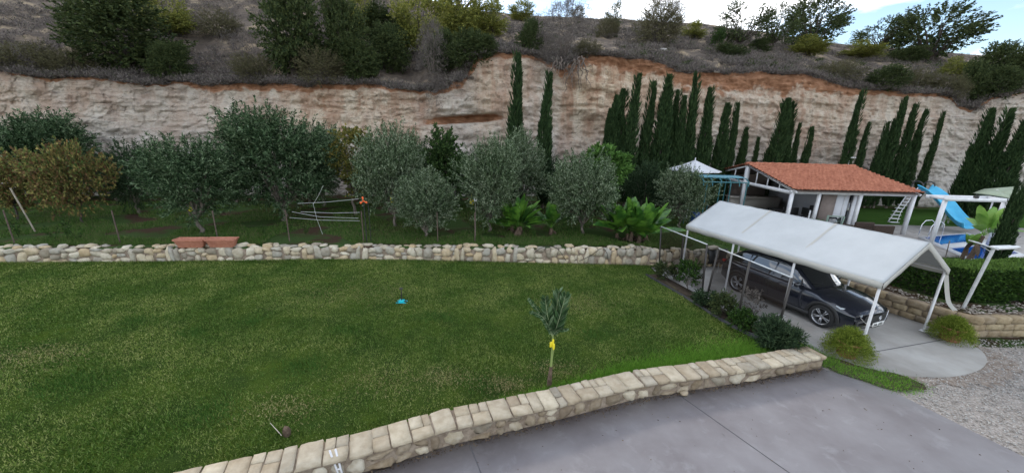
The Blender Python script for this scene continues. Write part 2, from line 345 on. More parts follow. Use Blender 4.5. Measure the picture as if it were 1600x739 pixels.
# ------------------------------------------------------------------ foliage helpers
def unit(a): return a/(np.linalg.norm(a, axis=-1, keepdims=True)+1e-9)
def leaves(mb, P, D, L, Wd, rng, fold=0.):
    """one rhombus leaf per row: base P, direction D, length L, width Wd"""
    n = len(P); D = unit(D); r = unit(np.cross(D, rng.normal(size=(n, 3))))
    L = np.broadcast_to(L, (n,))[:, None]*rng.uniform(.7, 1.25, (n, 1)); Wd = np.broadcast_to(Wd, (n,))[:, None]*rng.uniform(.8, 1.2, (n, 1))
    V = np.stack([P, P+D*L*.5+r*Wd*.5, P+D*L, P+D*L*.5-r*Wd*.5], 1).reshape(-1, 3)
    mb.add(V, np.arange(4*n).reshape(n, 4)); return mb
def blades(mb, P, h, w, rng, lean=.45):
    n = len(P); a = rng.uniform(0, 2*math.pi, n); s = np.stack([np.cos(a), np.sin(a), np.zeros(n)], 1)
    l = rng.normal(size=(n, 3))*lean; l[:, 2] = 1; l = unit(l)
    h = np.broadcast_to(h, (n,))[:, None]*rng.uniform(.6, 1.3, (n, 1)); w = np.broadcast_to(w, (n,))[:, None]
    V = np.stack([P-s*w*.5, P+s*w*.5, P+l*h], 1).reshape(-1, 3)
    mb.add(V, np.arange(3*n).reshape(n, 3)); return mb
def lobes(rng, n, rx, ry, rz, zc, spread=.62, rl=(.34, .52)):
    d = unit(rng.normal(size=(n, 3))); rad = rng.uniform(.55, 1, (n, 1))*spread
    C = d*rad*np.array([rx, ry, rz]); C[:, 2] = np.maximum(C[:, 2], -rz*.72); C[:, 2] += zc
    return C, rng.uniform(rl[0], rl[1], n)*min(rx, ry, rz*1.15)
def crown(rng, C, Rl, n_tw, n_lf, tw_len, L, Wd, up=.5, mb=None, flat=1., inner=.35, droop=0.):
    mb = mb or MB(); k = rng.choice(len(C), n_tw, p=Rl**2/np.sum(Rl**2))
    d = unit(rng.normal(size=(n_tw, 3))); r = Rl[k][:, None]*(inner+(1-inner)*rng.uniform(0, 1, (n_tw, 1))**.5)
    P = C[k]+d*r*np.array([1, 1, flat]); cen = C.mean(0)
    T = unit(unit(P-cen)*.7+d*.5+np.array([0, 0, up])+rng.normal(size=(n_tw, 3))*.25)
    t = rng.uniform(0, 1, (n_tw, n_lf, 1)); Q = P[:, None]+T[:, None]*t*tw_len; Q[..., 2] -= droop*(t[..., 0]**2)*tw_len
    Dl = T[:, None]*.75+rng.normal(size=(n_tw, n_lf, 3))*.55
    return leaves(mb, Q.reshape(-1, 3), Dl.reshape(-1, 3), L, Wd, rng)
def limbs(rng, C, base, fork, r0, frac=1., n=6, kink=.12):
    mb = MB(); b = np.array(base, float); f = np.array(fork, float)
    t = np.linspace(0, 1, 6)[:, None]; P = b+(f-b)*t+rng.normal(size=(6, 3))*[kink*.3, kink*.3, 0]; P[0] = b
    mb.tube(P, np.linspace(r0*1.25, r0*.8, 6), 9)
    for c in C[:max(2, int(len(C)*frac))]:
        t = np.linspace(0, 1, n)[:, None]; mid = (f+c)/2+np.array([0, 0, -.1*np.linalg.norm(c-f)])
        Q = (1-t)**2*P[-1]+2*t*(1-t)*mid+t*t*c+rng.normal(size=(n, 3))*kink*.25; Q[0] = P[-1]
        mb.tube(Q, np.linspace(r0*.55, r0*.1, n), 6)
    return mb
def tree_proto(name, seed, rx, ry, rz, h_trunk, nl, ntw, nlf, twl, L, Wd, leafmat, barkmat, r0=.09, up=.5, **k):
    """crown of half-sizes rx,ry,rz with its lower rim at h_trunk; origin at the foot"""
    rng = np.random.default_rng(seed); zc = h_trunk+rz
    sp = k.pop('spread', .62); rl = k.pop('rl', (.34, .52)); kink = k.pop('kink', .12); fk = k.pop('fork', .9)
    C, Rl = lobes(rng, nl, rx, ry, rz, zc, sp, rl)
    return (crown(rng, C, Rl, ntw, nlf, twl, L, Wd, up, **k), limbs(rng, C, (0, 0, -.15), (0, 0, h_trunk*fk), r0, kink=kink))
PROTO = {}
def place_tree(key, name, label, cat, loc, scale=1., rz=0., group=None, parts=('crown', 'trunk')):
    """first use builds the thing, later uses copy it"""
    if key not in PROTO:
        args = KINDS[key]; cm, tm = tree_proto(name, **args)
        t = thing(name, label, cat, (0, 0, 0), group)
        build(parts[0], cm, args['leafmat'], t); build(parts[1], tm, args['barkmat'], t, smooth=True)
        PROTO[key] = t
        t.location = loc; t.rotation_euler = (0, 0, rz); t.scale = (scale,)*3 if np.ndim(scale) == 0 else tuple(scale)
        return t
    c = copy_tree(PROTO[key], loc, rz, scale); c['label'] = label; c['category'] = cat
    if group: c['group'] = group
    elif 'group' in c: del c['group']
    return c
OL = dict(L=.1, Wd=.027, leafmat=M['olive'], barkmat=M['bark'], twl=.42, nlf=28, up=.75, r0=.06, spread=.68, inner=.2)
KINDS = {
 'olive_a': dict(seed=1, rx=1.5, ry=1.4, rz=1.3, h_trunk=.38, nl=24, ntw=1500, **OL),
 'olive_b': dict(seed=2, rx=1.5, ry=1.5, rz=1.4, h_trunk=.35, nl=26, ntw=1500, **OL),
 'olive_c': dict(seed=3, rx=1.35, ry=1.3, rz=1.5, h_trunk=.3, nl=24, ntw=1500, **OL),
 'olive_d': dict(seed=31, rx=1.5, ry=1.4, rz=1.3, h_trunk=.62, nl=26, ntw=1400, **dict(OL, leafmat=M['olive_green'])),
 'olive_e': dict(seed=32, rx=1.5, ry=1.4, rz=1.5, h_trunk=.4, nl=30, ntw=1600, **dict(OL, leafmat=M['olive_green'])),
 'dark': dict(seed=4, rx=1.5, ry=1.4, rz=1.3, h_trunk=.5, nl=14, ntw=800, nlf=24, twl=.4, L=.09, Wd=.035, leafmat=M['olive_dark'], barkmat=M['bark'], r0=.08, up=.4),
 'citrus': dict(seed=5, rx=1., ry=.95, rz=1.3, h_trunk=.5, nl=14, ntw=420, nlf=20, twl=.3, L=.12, Wd=.055, leafmat=M['citrus'], barkmat=M['bark'], r0=.06, up=.4),
 'loquat': dict(seed=6, rx=1.2, ry=1., rz=.9, h_trunk=1.4, nl=12, ntw=260, nlf=16, twl=.25, L=.24, Wd=.09, leafmat=M['loquat'], barkmat=M['bark'], r0=.07, up=.2, droop=.8),
 'slim': dict(seed=7, rx=.65, ry=.6, rz=1.75, h_trunk=.7, nl=12, ntw=230, nlf=14, twl=.35, L=.13, Wd=.06, leafmat=M['yellowleaf'], barkmat=M['bark'], r0=.05, up=.6, spread=.8),
 'vine': dict(seed=8, rx=1.9, ry=1.2, rz=.95, h_trunk=.7, nl=20, ntw=520, nlf=16, twl=.4, L=.13, Wd=.09, leafmat=M['vine'], barkmat=M['bark_dark'], r0=.05, up=.2, spread=.85, rl=(.5,.7)),
 'hillbush': dict(seed=9, rx=2.6, ry=2.2, rz=2.1, h_trunk=.2, nl=22, ntw=1100, nlf=20, twl=.6, L=.17, Wd=.08, leafmat=M['hillbush'], barkmat=M['bark_dark'], r0=.12, up=.2, spread=.72, rl=(.3,.45)),
 'hillyellow': dict(seed=10, rx=2.0, ry=1.6, rz=2.5, h_trunk=.9, nl=26, ntw=1000, nlf=18, twl=.7, L=.15, Wd=.075, leafmat=M['hillyellow'], barkmat=M['bark_dark'], r0=.13, up=.3, spread=.85, rl=(.25,.4)),
 'hillbrown': dict(seed=11, rx=2.2, ry=2., rz=1.7, h_trunk=.1, nl=18, ntw=900, nlf=20, twl=.7, L=.13, Wd=.04, leafmat=M['hillbrown'], barkmat=M['bark_dark'], r0=.09, up=.5, spread=.75, rl=(.3,.5)),
 'open': dict(seed=12, rx=2.4, ry=2., rz=1.9, h_trunk=1.2, nl=30, ntw=520, nlf=16, twl=.55, L=.13, Wd=.075, leafmat=M['hillbush'], barkmat=M['bark_dark'], r0=.13, up=.15, spread=.95, rl=(.16,.28), kink=.3),
 'dense': dict(seed=13, rx=2.3, ry=2., rz=1.9, h_trunk=.6, nl=26, ntw=950, nlf=18, twl=.55, L=.14, Wd=.075, leafmat=M['hillbush'], barkmat=M['bark_dark'], r0=.13, up=.2, spread=.9, rl=(.22,.36), kink=.3),
 'twiggy': dict(seed=14, rx=1.3, ry=1., rz=1.4, h_trunk=.1, nl=16, ntw=420, nlf=12, twl=.9, L=.32, Wd=.018, leafmat=M['twig'], barkmat=M['root'], r0=.05, up=.1, spread=.9, kink=.35, droop=.9),
}

# ------------------------------------------------------------------ terrain
def lerp(a, b, t): return a+(b-a)*np.clip(t, 0, 1)
def z_lawn(x): return lerp(.3, .08, (np.asarray(x, float)+4)/11)
WALL_X = [-40, -18.4, -13, -7.5, 0, 6.2, 9.6]; WALL_Y = [10.2, 12.44, 12.95, 13.62, 14.05, 14.45, 14.9]
def y_wall(x): return np.interp(x, WALL_X, WALL_Y)
def z_orch(x): return lerp(.8, .5, (np.asarray(x, float)-5)/5)
NW = np.array([(-10, 1.9), (-6.5, 3.05), (-4.6, 3.72), (-2.13, 4.62), (-1.01, 5.14), (.68, 5.7), (2.72, 6.46), (5.18, 7.06), (7.45, 7.69)])
def y_nw(x): return np.interp(x, NW[:, 0], NW[:, 1])
FX = [5.45, 6.1, 6.55, 7.05, 7.25]; FY = [13.2, 11.3, 9.5, 8.5, 8.0]
def x_fence(y): return np.interp(y, FY[::-1], FX[::-1])

# gravel sheet to the horizon
struct('gravel_ground', MB().poly([(-400, -200), (400, -200), (400, 8.9), (-400, 8.9)], -.01), M['gravel'])
struct('ground', MB().poly([(-400, 8.9), (400, 8.9), (400, 500), (-400, 500)], -.02), M['earth'])
# driveway
dr = [(-14, -6), (13.5, -6), (9.9, 3.2), (9.0, 5.24), (8.39, 6.87), (7.46, 7.72)]+[tuple(p) for p in NW[::-1][1:]]+[(-14, 0)]
dr = [(x, y+.05) if 0 < i < 20 and y > 1 and x < 7.4 else (x, y) for i, (x, y) in enumerate(dr)]
struct('driveway', MB().poly(dr, -.1, .02), M['drive'])
jm = MB()
def strip(mb, a, b, w, z):
    a = np.array(a[:2]); b = np.array(b[:2]); d = (b-a)/np.linalg.norm(b-a); n = np.array([-d[1], d[0]])*w/2
    mb.poly([a-n, b-n, b+n, a+n], z)
strip(jm, at(1062, 619), at(1240, 745), .018, .024); strip(jm, at(734, 696), at(775, 800), .018, .024)
struct('driveway_joints', jm, M['joint'])
# carport slab with its rounded lip
def curve(pts, n=6):
    P = np.array(pts, float); out = []
    for i in range(len(P)-1):
        p0, p1, p2, p3 = P[max(i-1, 0)], P[i], P[i+1], P[min(i+2, len(P)-1)]
        for t in np.linspace(0, 1, n, endpoint=False):
            out.append(.5*((2*p1)+(-p0+p2)*t+(2*p0-5*p1+4*p2-p3)*t*t+(-p0+3*p1-3*p2+p3)*t**3))
    out.append(P[-1]); return np.array(out)
lip = curve([(7.75, 8.75), (8.05, 8.2), (8.6, 7.72), (9.3, 7.5), (10.2, 7.5), (11.1, 7.72), (11.85, 8.1), (12.35, 8.6), (12.5, 9.1), (12.6, 9.5)], 5)
slab = [(5.4, 15.0), (5.6, 13.2), (6.5, 11.0)]+[tuple(p) for p in lip]+[(12.0, 10.9), (11.2, 12.2), (9.9, 14.4), (9.6, 15.0)]
struct('carport_slab', MB().poly(slab, -.1, .04), M['slab'])
jm = MB(); strip(jm, at(1330, 556, .04), at(1478, 530, .04), .025, .044); struct('slab_joint', jm, M['joint'])

# lawn
xs = np.linspace(-34, 7.2, 160); G = []
for x in xs:
    y0 = y_nw(x)+.3; y1 = y_wall(x)+.1; col = []
    for t in np.linspace(0, 1, 30):
        y = y0+(y1-y0)*t; xx = min(x, x_fence(y)+.25) if x > 5 else x
        col.append((xx, y, z_lawn(xx)+.03*noise.noise(Vector((x*.5, y*.5, 0)))))
    G.append(col)
struct('lawn', MB().grid(G), M['lawn'], smooth=True)
verge = [(7.2, 7.9), (7.5, 7.75), (7.9, 7.4), (8.35, 6.95), (8.75, 6.85), (9.3, 7.1), (9.15, 7.5), (8.5, 7.7), (8.0, 8.2), (7.8, 8.8), (7.2, 9.3), (6.9, 8.6)]
def ragged(P, amp, n, seed):
    P = list(P)+[P[0]]; out = []
    for i in range(len(P)-1):
        a = np.array(P[i]); b = np.array(P[i+1]); m = max(2, int(np.hypot(*(b-a))*n))
        for k in range(m):
            q = a+(b-a)*k/m; out.append(q+amp*np.array([noise.noise(Vector((q[0]*3, q[1]*3, seed)))+.6*noise.noise(Vector((q[0]*9, q[1]*9, seed))), noise.noise(Vector((q[0]*3, q[1]*3, seed+9)))+.6*noise.noise(Vector((q[0]*9, q[1]*9, seed+5)))]))
    return out
struct('verge', MB().poly(ragged(verge, .1, 8, 2), .047), M['soil'])
struct('dirt_patch', MB().poly(ragged([(8.7, 7.15), (9.6, 7.25), (10.6, 7.2), (11.6, 7.35), (12.6, 8.0), (12.9, 9.0), (12.55, 9.4), (12.2, 9.0), (9.2, 8.0)], .25, 8, 4), .004), mat('dirt', (.17,.13,.1), .95, spec=0, noise_sc=7, col2=(.34,.3,.26), bump=.02, bsc=30))

# orchard and pool terrace (one sheet stepping down under the wall)
RW = np.array([(9.75, 15.0), (10.3, 14.0), (11.45, 11.95), (12.0, 10.85), (12.62, 9.72), (12.95, 9.36), (14.5, 9.45), (20, 10.6), (40, 13.5)])   # garden side face line
def y_edge(x):
    if x < 9.6: return y_wall(x)+.12
    return float(np.interp(x, RW[:, 0], RW[:, 1]))+.12
xs = np.concatenate([np.linspace(-60, 9.4, 150), np.linspace(9.6, 13.2, 40), np.linspace(13.4, 90, 80)]); G = []
def z_terr(x, y): return float(z_orch(x)) + (.1*math.exp(-((x-13)/2)**2) if x > 9.5 else 0)
for x in xs:
    y0 = y_edge(x); col = [(x, y0, 0)]
    for t in np.linspace(0, 1, 34)**1.3:
        y = y0+(46-y0)*t; col.append((x, y, z_terr(x, y)+.05*noise.noise(Vector((x*.35, y*.35, 3)))*(1 if x < 9 else .2)))
    G.append(col)
struct('orchard_ground', MB().grid(G), M['earth'], smooth=True)
struct('terrace', MB().poly([(10.8, 17.2), (13.2, 15.2), (18.3, 15.4), (32, 15.6), (32, 21.4), (20.6, 21.4), (20.6, 27), (12.5, 27), (11.2, 22)], .3, .58), M['terrace'])
struct('pool_lawn', MB().poly([(20.8, 21.6), (45, 21.6), (45, 27), (20.8, 27)], .3, .585), M['poollawn'])

# cliff and hill: columns fan out with the slope line
PXC = np.concatenate([np.arange(-420, -30, 5), np.arange(-30, 1640, 1.9), np.arange(1640, 2060, 5)])
def ip(px, pts): return np.interp(px, [a for a, b in pts], [b for a, b in pts])
RIM = [(-400,100),(0,108),(60,120),(130,118),(220,132),(300,130),(400,132),(560,131),(650,142),(700,138),(728,118),(745,88),(800,80),(850,92),(880,108),(910,84),(960,86),(1000,92),(1060,108),(1130,114),(1200,112),(1225,116),(1260,114),(1290,124),(1330,138),(1430,143),(1480,150),(1525,170),(1560,152),(1620,140),(2000,150)]
YB = [(-400,21),(0,22),(300,24.5),(560,25.5),(750,26.5),(900,27.8),(1100,28.6),(1300,29),(1500,28.6),(1700,28),(2000,27)]
SKY_L = [(-400,-70),(500,-40),(600,-15),(700,8),(800,24),(880,27),(960,30),(1100,38),(1200,52),(1300,68),(1400,76),(1500,84),(1600,92),(2000,110)]
YS = [(-400,44),(600,48),(900,60),(1600,62),(2000,60)]
hill_pts = {}
def hill_line(px):
    yb = ip(px, YB); top = aty(px, ip(px, RIM), yb+1.5); sky = aty(px, ip(px, SKY_L), ip(px, YS))
    return yb, top, sky
cols = []; zone = []
NV = 120; NH = 70
for px in PXC:
    yb, top, sky = hill_line(px)
    d = ray(px, 200); bx = d[0]/d[1]*yb
    jag = noise.noise(Vector((px*.02, 0, 1)))*.35+noise.noise(Vector((px*.07, 0, 7)))*.22
    zt = top[2]+jag*.8
    lx, ly = d[0], d[1]; l = math.hypot(lx, ly); ox, oy = lx/l, ly/l          # outward horizontal direction
    buff = float(np.clip(ip(px, [(0,.45),(300,.3),(420,.5),(500,.75),(640,.6),(720,.25),(760,.7),(860,.35),(900,.85),(960,.9),(1100,.55),(1300,.6),(1450,.45),(1520,.2),(1600,.3)]), 0, 1))
    soil_d = ip(px, [(0,.25),(250,.12),(300,.4),(420,.5),(560,.35),(650,.15),(740,.55),(850,.3),(905,.8),(1000,1.1),(1150,1.5),(1250,1.6),(1330,.6),(1400,.35),(1520,.2)])
    col = []; zc = []
    for k in range(NV):
        v = k/(NV-1); z = .3+(zt-.3)*v; back = 1.5*v+.35*v*v
        x = top[0]*(v)+bx*(1-v); y = yb+back-.0
        x = bx+(top[0]-bx)*v
        q = Vector((x*.28, y*.1, z*.55))
        n1 = noise.fractal(q, .9, 2.1, 5)*.45
        led = noise.noise(Vector((x*.06, 3, z*1.5+noise.noise(Vector((x*.2, 0, 9)))*1.3)))*.2+abs(noise.noise(Vector((x*.25, 5, z*3.1))))*.2
        wq = Vector((x*1.05+n1*.9, y*.25, z*1.9+n1*1.3)); blk = (noise.cell(wq)-.5)*.07+(noise.cell(wq*2.3)-.5)*.06
        vd = noise.voronoi(Vector((x*.75+n1*.6, y*.3, z*.95+n1*.5)), distance_metric='DISTANCE')[0]; crk = max(0, .05-(vd[1]-vd[0]))*2.2
        rib = abs(noise.noise(Vector((x*.45, 8, z*.08))))*.8*buff
        fine = noise.fractal(Vector((x*1.3, y, z*2.2)), .8, 2.1, 4)*.17
        off = blk*min(1, v*6)*(1 if v < .97 else 0)+crk+(n1+led+rib)*min(1, .3+v*2)*(1-.6*max(0, v-.9)/.1)+fine
        # overhang notch with red earth in the middle of the face
        ym = 369.5
        cave = math.exp(-((px-722)/62)**4)*math.exp(-(((z-aty(px, 186-(px-720)*.06, yb)[2])/.28))**4)
        off += 1.1*cave
        col.append((x+ox*off, y+oy*off, z)); 
        sl = np.clip(1-(zt-z)/max(soil_d, .05)*.6, 0, 1)
        zc.append((max(float(sl)*.98, min(1, cave*1.1)), 0, buff*float(np.clip((v-.1)*1.7, .15, 1)), 1))
    last = np.array(col[-1]); hl = []
    for k in range(1, NH+1):
        t = k/NH; e = t**1.35
        P = last*(1-e)+np.array(sky)*e
        P[2] += (noise.fractal(Vector((P[0]*.16, P[1]*.16, 2)), .9, 2.1, 5)*.75*min(1, t*5)+fine*0)*(1-t)+.25*noise.noise(Vector((P[0]*.3, 4, 2)))*t
        col.append(tuple(P)); hl.append(P.copy()); h = min(1, t*14); zc.append((1-h if soil_d > .3 else (1-h)*.6, h, 0, 1))
    for k, (dy, dz) in enumerate([(6, -1.2), (25, -6), (90, -24)]):
        q = np.array(sky)*1.; q[0] += ox*dy; q[1] += oy*dy; q[2] += dz; col.append(tuple(q)); zc.append((0, 1, 0, 1))
    hill_pts[px] = (last, hl)
    cols.append(col); zone.append(zc)
hill = struct('hillside', MB().grid(cols), M['cliff'], smooth=False)
at_ = hill.data.color_attributes.new('zone', 'FLOAT_COLOR', 'POINT')
at_.data.foreach_set('color', np.array(zone, np.float32).reshape(-1))
_pk = np.array(sorted(hill_pts))
def on_hill(px, t):
    """a point on the hill above the rim: t=0 rim, 1 skyline"""
    k = _pk[np.argmin(abs(_pk-px))]; last, hl = hill_pts[k]
    i = int(np.clip(t, 0, 1)*NH); return np.array(last if i == 0 else hl[i-1])
def hill_at_pixel(px, py):
    """where on the hill the photo point (px,py) lies"""
    k = _pk[np.argmin(abs(_pk-px))]; best = None
    for P in [hill_pts[k][0]]+hill_pts[k][1]:
        q = aty(px, py, P[1]); e = abs(q[2]-P[2])
        if best is None or e < best[0]: best = (e, P)
    return np.array(best[1])

# scrub over the hill
rng = np.random.default_rng(21)
def scrub_mesh(n, pxr, tr, leafn, size, L, Wd):
    mb = MB(); P = []
    for i in range(n):
        px = rng.uniform(*pxr); t = tr[0]+(tr[1]-tr[0])*rng.uniform()**1.25
        q = on_hill(px, t)
        if noise.noise(Vector((q[0]*.22, q[1]*.22, 11))) < -.2 and t > .06: continue
        if tr[1] < .05 and noise.noise(Vector((px*.03, 4, 4))) < -.05: continue
        if t > .3 and px < 95 and rng.uniform() < .6: continue
        if t > .12 and 300 < px < 420 and rng.uniform() < .35: continue
        P.append(q+np.array([rng.normal()*.3, rng.normal()*.3, -.03]))
    P = np.array(P); s = rng.uniform(.45, 1.25, len(P))*size
    d = unit(rng.normal(size=(len(P), leafn, 3))); d[..., 2] = abs(d[..., 2])*1.0
    Q = P[:, None]+d*s[:, None, None]*rng.uniform(.25, 1, (len(P), leafn, 1))*np.array([1, 1, .75])
    return leaves(mb, Q.reshape(-1, 3), (d+[0, 0, .5]+rng.normal(size=d.shape)*.5).reshape(-1, 3), L, Wd, rng)
tag(build('dry_scrub', scrub_mesh(12500, (-120, 1720), (0, .95), 60, .56, .17, .035), M['scrub']), 'grey brown dry scrub covering the hill above the cliff', 'scrub', kind='stuff')
tag(build('rim_scrub', scrub_mesh(700, (-60, 1640), (0, .04), 70, .36, .17, .03), M['scrub']), 'dry brown tufts hanging along the rim of the cliff', 'scrub', kind='stuff')
tag(build('green_ground_cover', scrub_mesh(420, (820, 1700), (.06, .8), 60, .42, .16, .06), M['hillbush']), 'low green herbs scattered between the dry scrub', 'ground cover', kind='stuff')
# small stones at the cliff foot and on the hill

# ------------------------------------------------------------------ stone walls
def cube_tpl(n=3):
    bm = bmesh.new(); bmesh.ops.create_cube(bm, size=2); bmesh.ops.subdivide_edges(bm, edges=bm.edges[:], cuts=n-1, use_grid_fill=True)
    V = np.array([v.co[:] for v in bm.verts]); F = np.array([[v.index for v in f.verts] for f in bm.faces]); bm.free(); return V, F
TV, TF = cube_tpl(3)
def stones(mb, C, S, rz, rng, p=4., jit=.09, skew=.12, tilt=.06):
    """rounded blocks: centres C, full sizes S, heading rz"""
    nrm = (np.abs(TV)**p).sum(1)**(1/p); T = TV/nrm[:, None]
    for c, s, a in zip(C, S, np.broadcast_to(rz, (len(C),))):
        V = T.copy()+rng.normal(size=T.shape)*jit
        V[:, 0] += V[:, 2]*rng.normal()*skew; V[:, 2] += V[:, 0]*rng.normal()*skew*.6; V[:, 0] *= 1+V[:, 2]*rng.normal()*skew; V[:, 2] *= 1+V[:, 0]*rng.normal()*skew
        V = V*np.array(s)/2; tl = rng.normal()*tilt; ct, st_ = math.cos(tl), math.sin(tl)
        V = np.stack([V[:, 0]*ct-V[:, 2]*st_, V[:, 1], V[:, 0]*st_+V[:, 2]*ct], 1)
        ca, sa = math.cos(a), math.sin(a)
        V = np.stack([V[:, 0]*ca-V[:, 1]*sa, V[:, 0]*sa+V[:, 1]*ca, V[:, 2]], 1)+np.array(c); mb.add(V, TF)
    return mb
class Path:
    def __init__(s, P): s.P = np.array(P, float); d = np.diff(s.P, axis=0); s.l = np.hypot(*d.T); s.c = np.concatenate([[0], np.cumsum(s.l)]); s.L = s.c[-1]
    def __call__(s, t):
        i = int(np.clip(np.searchsorted(s.c, t)-1, 0, len(s.l)-1)); d = (s.P[i+1]-s.P[i])/s.l[i]; return s.P[i]+d*(t-s.c[i]), math.atan2(d[1], d[0]), np.array([-d[1], d[0]])
def core(path, off0, off1, z0, z1, step=.5):
    mb = MB(); ts = np.arange(0, path.L+step*.9, step).clip(0, path.L); A = []
    for t in ts:
        p, a, n = path(t); x = p[0]; q0 = p+n*off0; q1 = p+n*off1
        A.append([(*q0, z0(x)), (*q0, z1(x)), (*q1, z1(x)), (*q1, z0(x)), (*q0, z0(x))])
    mb.grid(A); return mb
rng = np.random.default_rng(5)
# far rubble wall
fw = Path([(x, y) for x, y in zip(WALL_X, WALL_Y) if x > -39 and x < 9.7] if False else [(-30, 11.2), (-18.4, 12.44), (-13, 12.95), (-7.5, 13.62), (0, 14.05), (6.2, 14.45), (9.55, 14.9)])
T = thing('stone_wall', 'long rubble stone wall between the lawn and the raised orchard', 'stone wall', (0, 14.05, .2))
zb = lambda x: float(z_lawn(x))-.05 if x < 6 else .0
zt_ = lambda x: float(z_orch(x))-.02
build('mortar_core', core(fw, .05, .42, zb, lambda x: zt_(x)-.04), M['mortar'], T)
mb = MB(); C = []; S = []; A = []
t = 0
for row_f in (0,):
    t = 0
    while t < fw.L:
        p, a, n = fw(t); x = p[0]; z0 = zb(x); H = zt_(x)-z0+.03
        w = rng.uniform(.16, .42); nrow = rng.choice([1, 2, 2, 3]) if w < .3 else rng.choice([2, 3])
        hs = rng.dirichlet(np.full(nrow, 7))*H; z = z0; pc = p+n*.13
        for h in hs:
            ww = w; sh = rng.uniform(-.07, .07)
            C.append((pc[0]+math.cos(a)*(w/2+sh), pc[1]+math.sin(a)*(w/2+sh), z+h/2+rng.normal()*.01)); S.append((ww*rng.uniform(.9, 1.12), rng.uniform(.26, .34), h*rng.uniform(.9, 1.08))); A.append(a); z += h
        t += w*.98
stones(mb, C, S, A, rng, p=3.4, jit=.1, skew=.15, tilt=.1); C = []; S = []; A = []
t = 0
while t < fw.L:      # loose top stones, second line behind
    p, a, n = fw(t); w = rng.uniform(.18, .42); pc = p+n*rng.uniform(.15, .4)
    if rng.uniform() < .8: C.append((*pc, zt_(p[0])+rng.uniform(-.02, .06))); S.append((w, rng.uniform(.16, .3), rng.uniform(.1, .2))); A.append(a+rng.normal()*.3)
    t += w*.8
stones(mb, C, S, A, rng, p=3., jit=.11); build('rubble_facing', mb, M['rubble'], T)

# near wall: mortared rubble face with a pale dressed coping
nw = Path(NW)
hn = lambda x: float(lerp(.43, .33, (x+4)/11))
T = thing('garden_wall', 'low stone wall with pale flat coping between lawn and driveway', 'stone wall', (0, 5.6, 0))
build('mortar_core', core(nw, .035, .36, lambda x: -.05, lambda x: hn(x)-.05, .3), M['mortar'], T)
mb = MB(); C = []; S = []; A = []; t = 0
while t < nw.L:
    p, a, n = nw(t); H = hn(p[0])-.06; w = rng.uniform(.18, .48); k = 1 if rng.uniform() < .5 else 2
    hs = rng.dirichlet(np.full(k, 6))*H; z = 0.
    for h in hs:
        pc = p+n*.1; C.append((pc[0]+math.cos(a)*w/2, pc[1]+math.sin(a)*w/2, z+h/2)); S.append((w*rng.uniform(.8, 1.), rng.uniform(.19, .235), h*rng.uniform(.75, 1.))); A.append(a); z += h
    t += w
stones(mb, C, S, A, rng, p=3., jit=.1, skew=.18, tilt=.15); build('rubble_facing', mb, M['facing'], T)
mb = MB(); mt = MB(); t = .1
while t < nw.L-.05:
    p, a, n = nw(t); w = rng.uniform(.17, .4); w = min(w, nw.L-t); z = hn(p[0]); th = .035
    split = rng.uniform() < .5; rows = [(.0, .44)] if not split else [(.0, rng.uniform(.17, .27)), (None, .44)]
    o = -.035
    for i, (_, e) in enumerate(rows):
        wy = e-o-(.014 if i < len(rows)-1 else 0); cc = p+n*(o+wy/2)
        wa = w-.02
        if split and i == 1 and w > .29:
            f = rng.uniform(.4, .6)
            for f0, f1 in ((0, f), (f, 1)):
                q = cc+np.array([math.cos(a), math.sin(a)])*(w*(f0+f1)/2); stones(mb, [(*q, z+rng.normal()*.005)], [((f1-f0)*w-.02, wy, th*2)], a, rng, p=28, jit=.022, skew=.05, tilt=.01)
        else:
            q = cc+np.array([math.cos(a), math.sin(a)])*w/2; stones(mb, [(*q, z+rng.normal()*.005)], [(wa, wy, th*2)], a+rng.normal()*.02, rng, p=28, jit=.022, skew=.05, tilt=.01)
        o = e
    t += w
build('coping', mb, M['coping'], T)
build('coping_mortar', core(nw, -.01, .4, lambda x: hn(x)-.06, lambda x: hn(x)+.014, .3), M['mortar'], T)
mb = stones(MB(), [(*at(1068, 617)[:2], .06)], [(.17, .13, .09)], .4, rng, p=4, jit=.08)
o = build('fallen_stone', mb, M['coping'], org=(*at(1068, 617)[:2], .02)); tag(o, 'single loose stone lying on the driveway at the foot of the wall', 'stone')
q = at(1062, 585, .1)
# retaining wall at the carport
rw = Path([tuple(p) for p in RW[:-1]]+[(24, 11.3)])
T = thing('retaining_wall', 'sandy coursed stone retaining wall beside the carport under the hedge', 'stone wall', (12.6, 9.7, 0))
build('mortar_core', core(rw, .04, .36, lambda x: -.05, lambda x: .6), M['mortar'], T)
mb = MB(); zc = 0.
for h in (.21, .2, .21):
    t = -rng.uniform(0, .2); C = []; S = []; A = []
    while t < rw.L:
        w = rng.uniform(.28, .55); p, a, n = rw(max(0, t+w/2)); pc = p+n*.11; C.append((*pc, zc+h/2)); S.append((w-.015, .22+rng.uniform(-.02, .03), h-.012)); A.append(a); t += w
    stones(mb, C, S, A, rng, p=12, jit=.03, skew=.03, tilt=.01); zc += h
build('block_facing', mb, M['ashlar'], T)
mb = MB(); C = []; S = []; A = []
for i in range(900):
    p, a, n = rw(rng.uniform(0, rw.L)); pc = p+n*rng.uniform(.2, .75); s = rng.uniform(.02, .06); C.append((*pc, .63+rng.uniform(0, .03))); S.append((s*1.3, s, s*.7)); A.append(rng.uniform(0, 6))
stones(mb, C, S, A, rng, p=3, jit=.1); build('wall_top_stones', mb, M['mortar_pebble'], T)

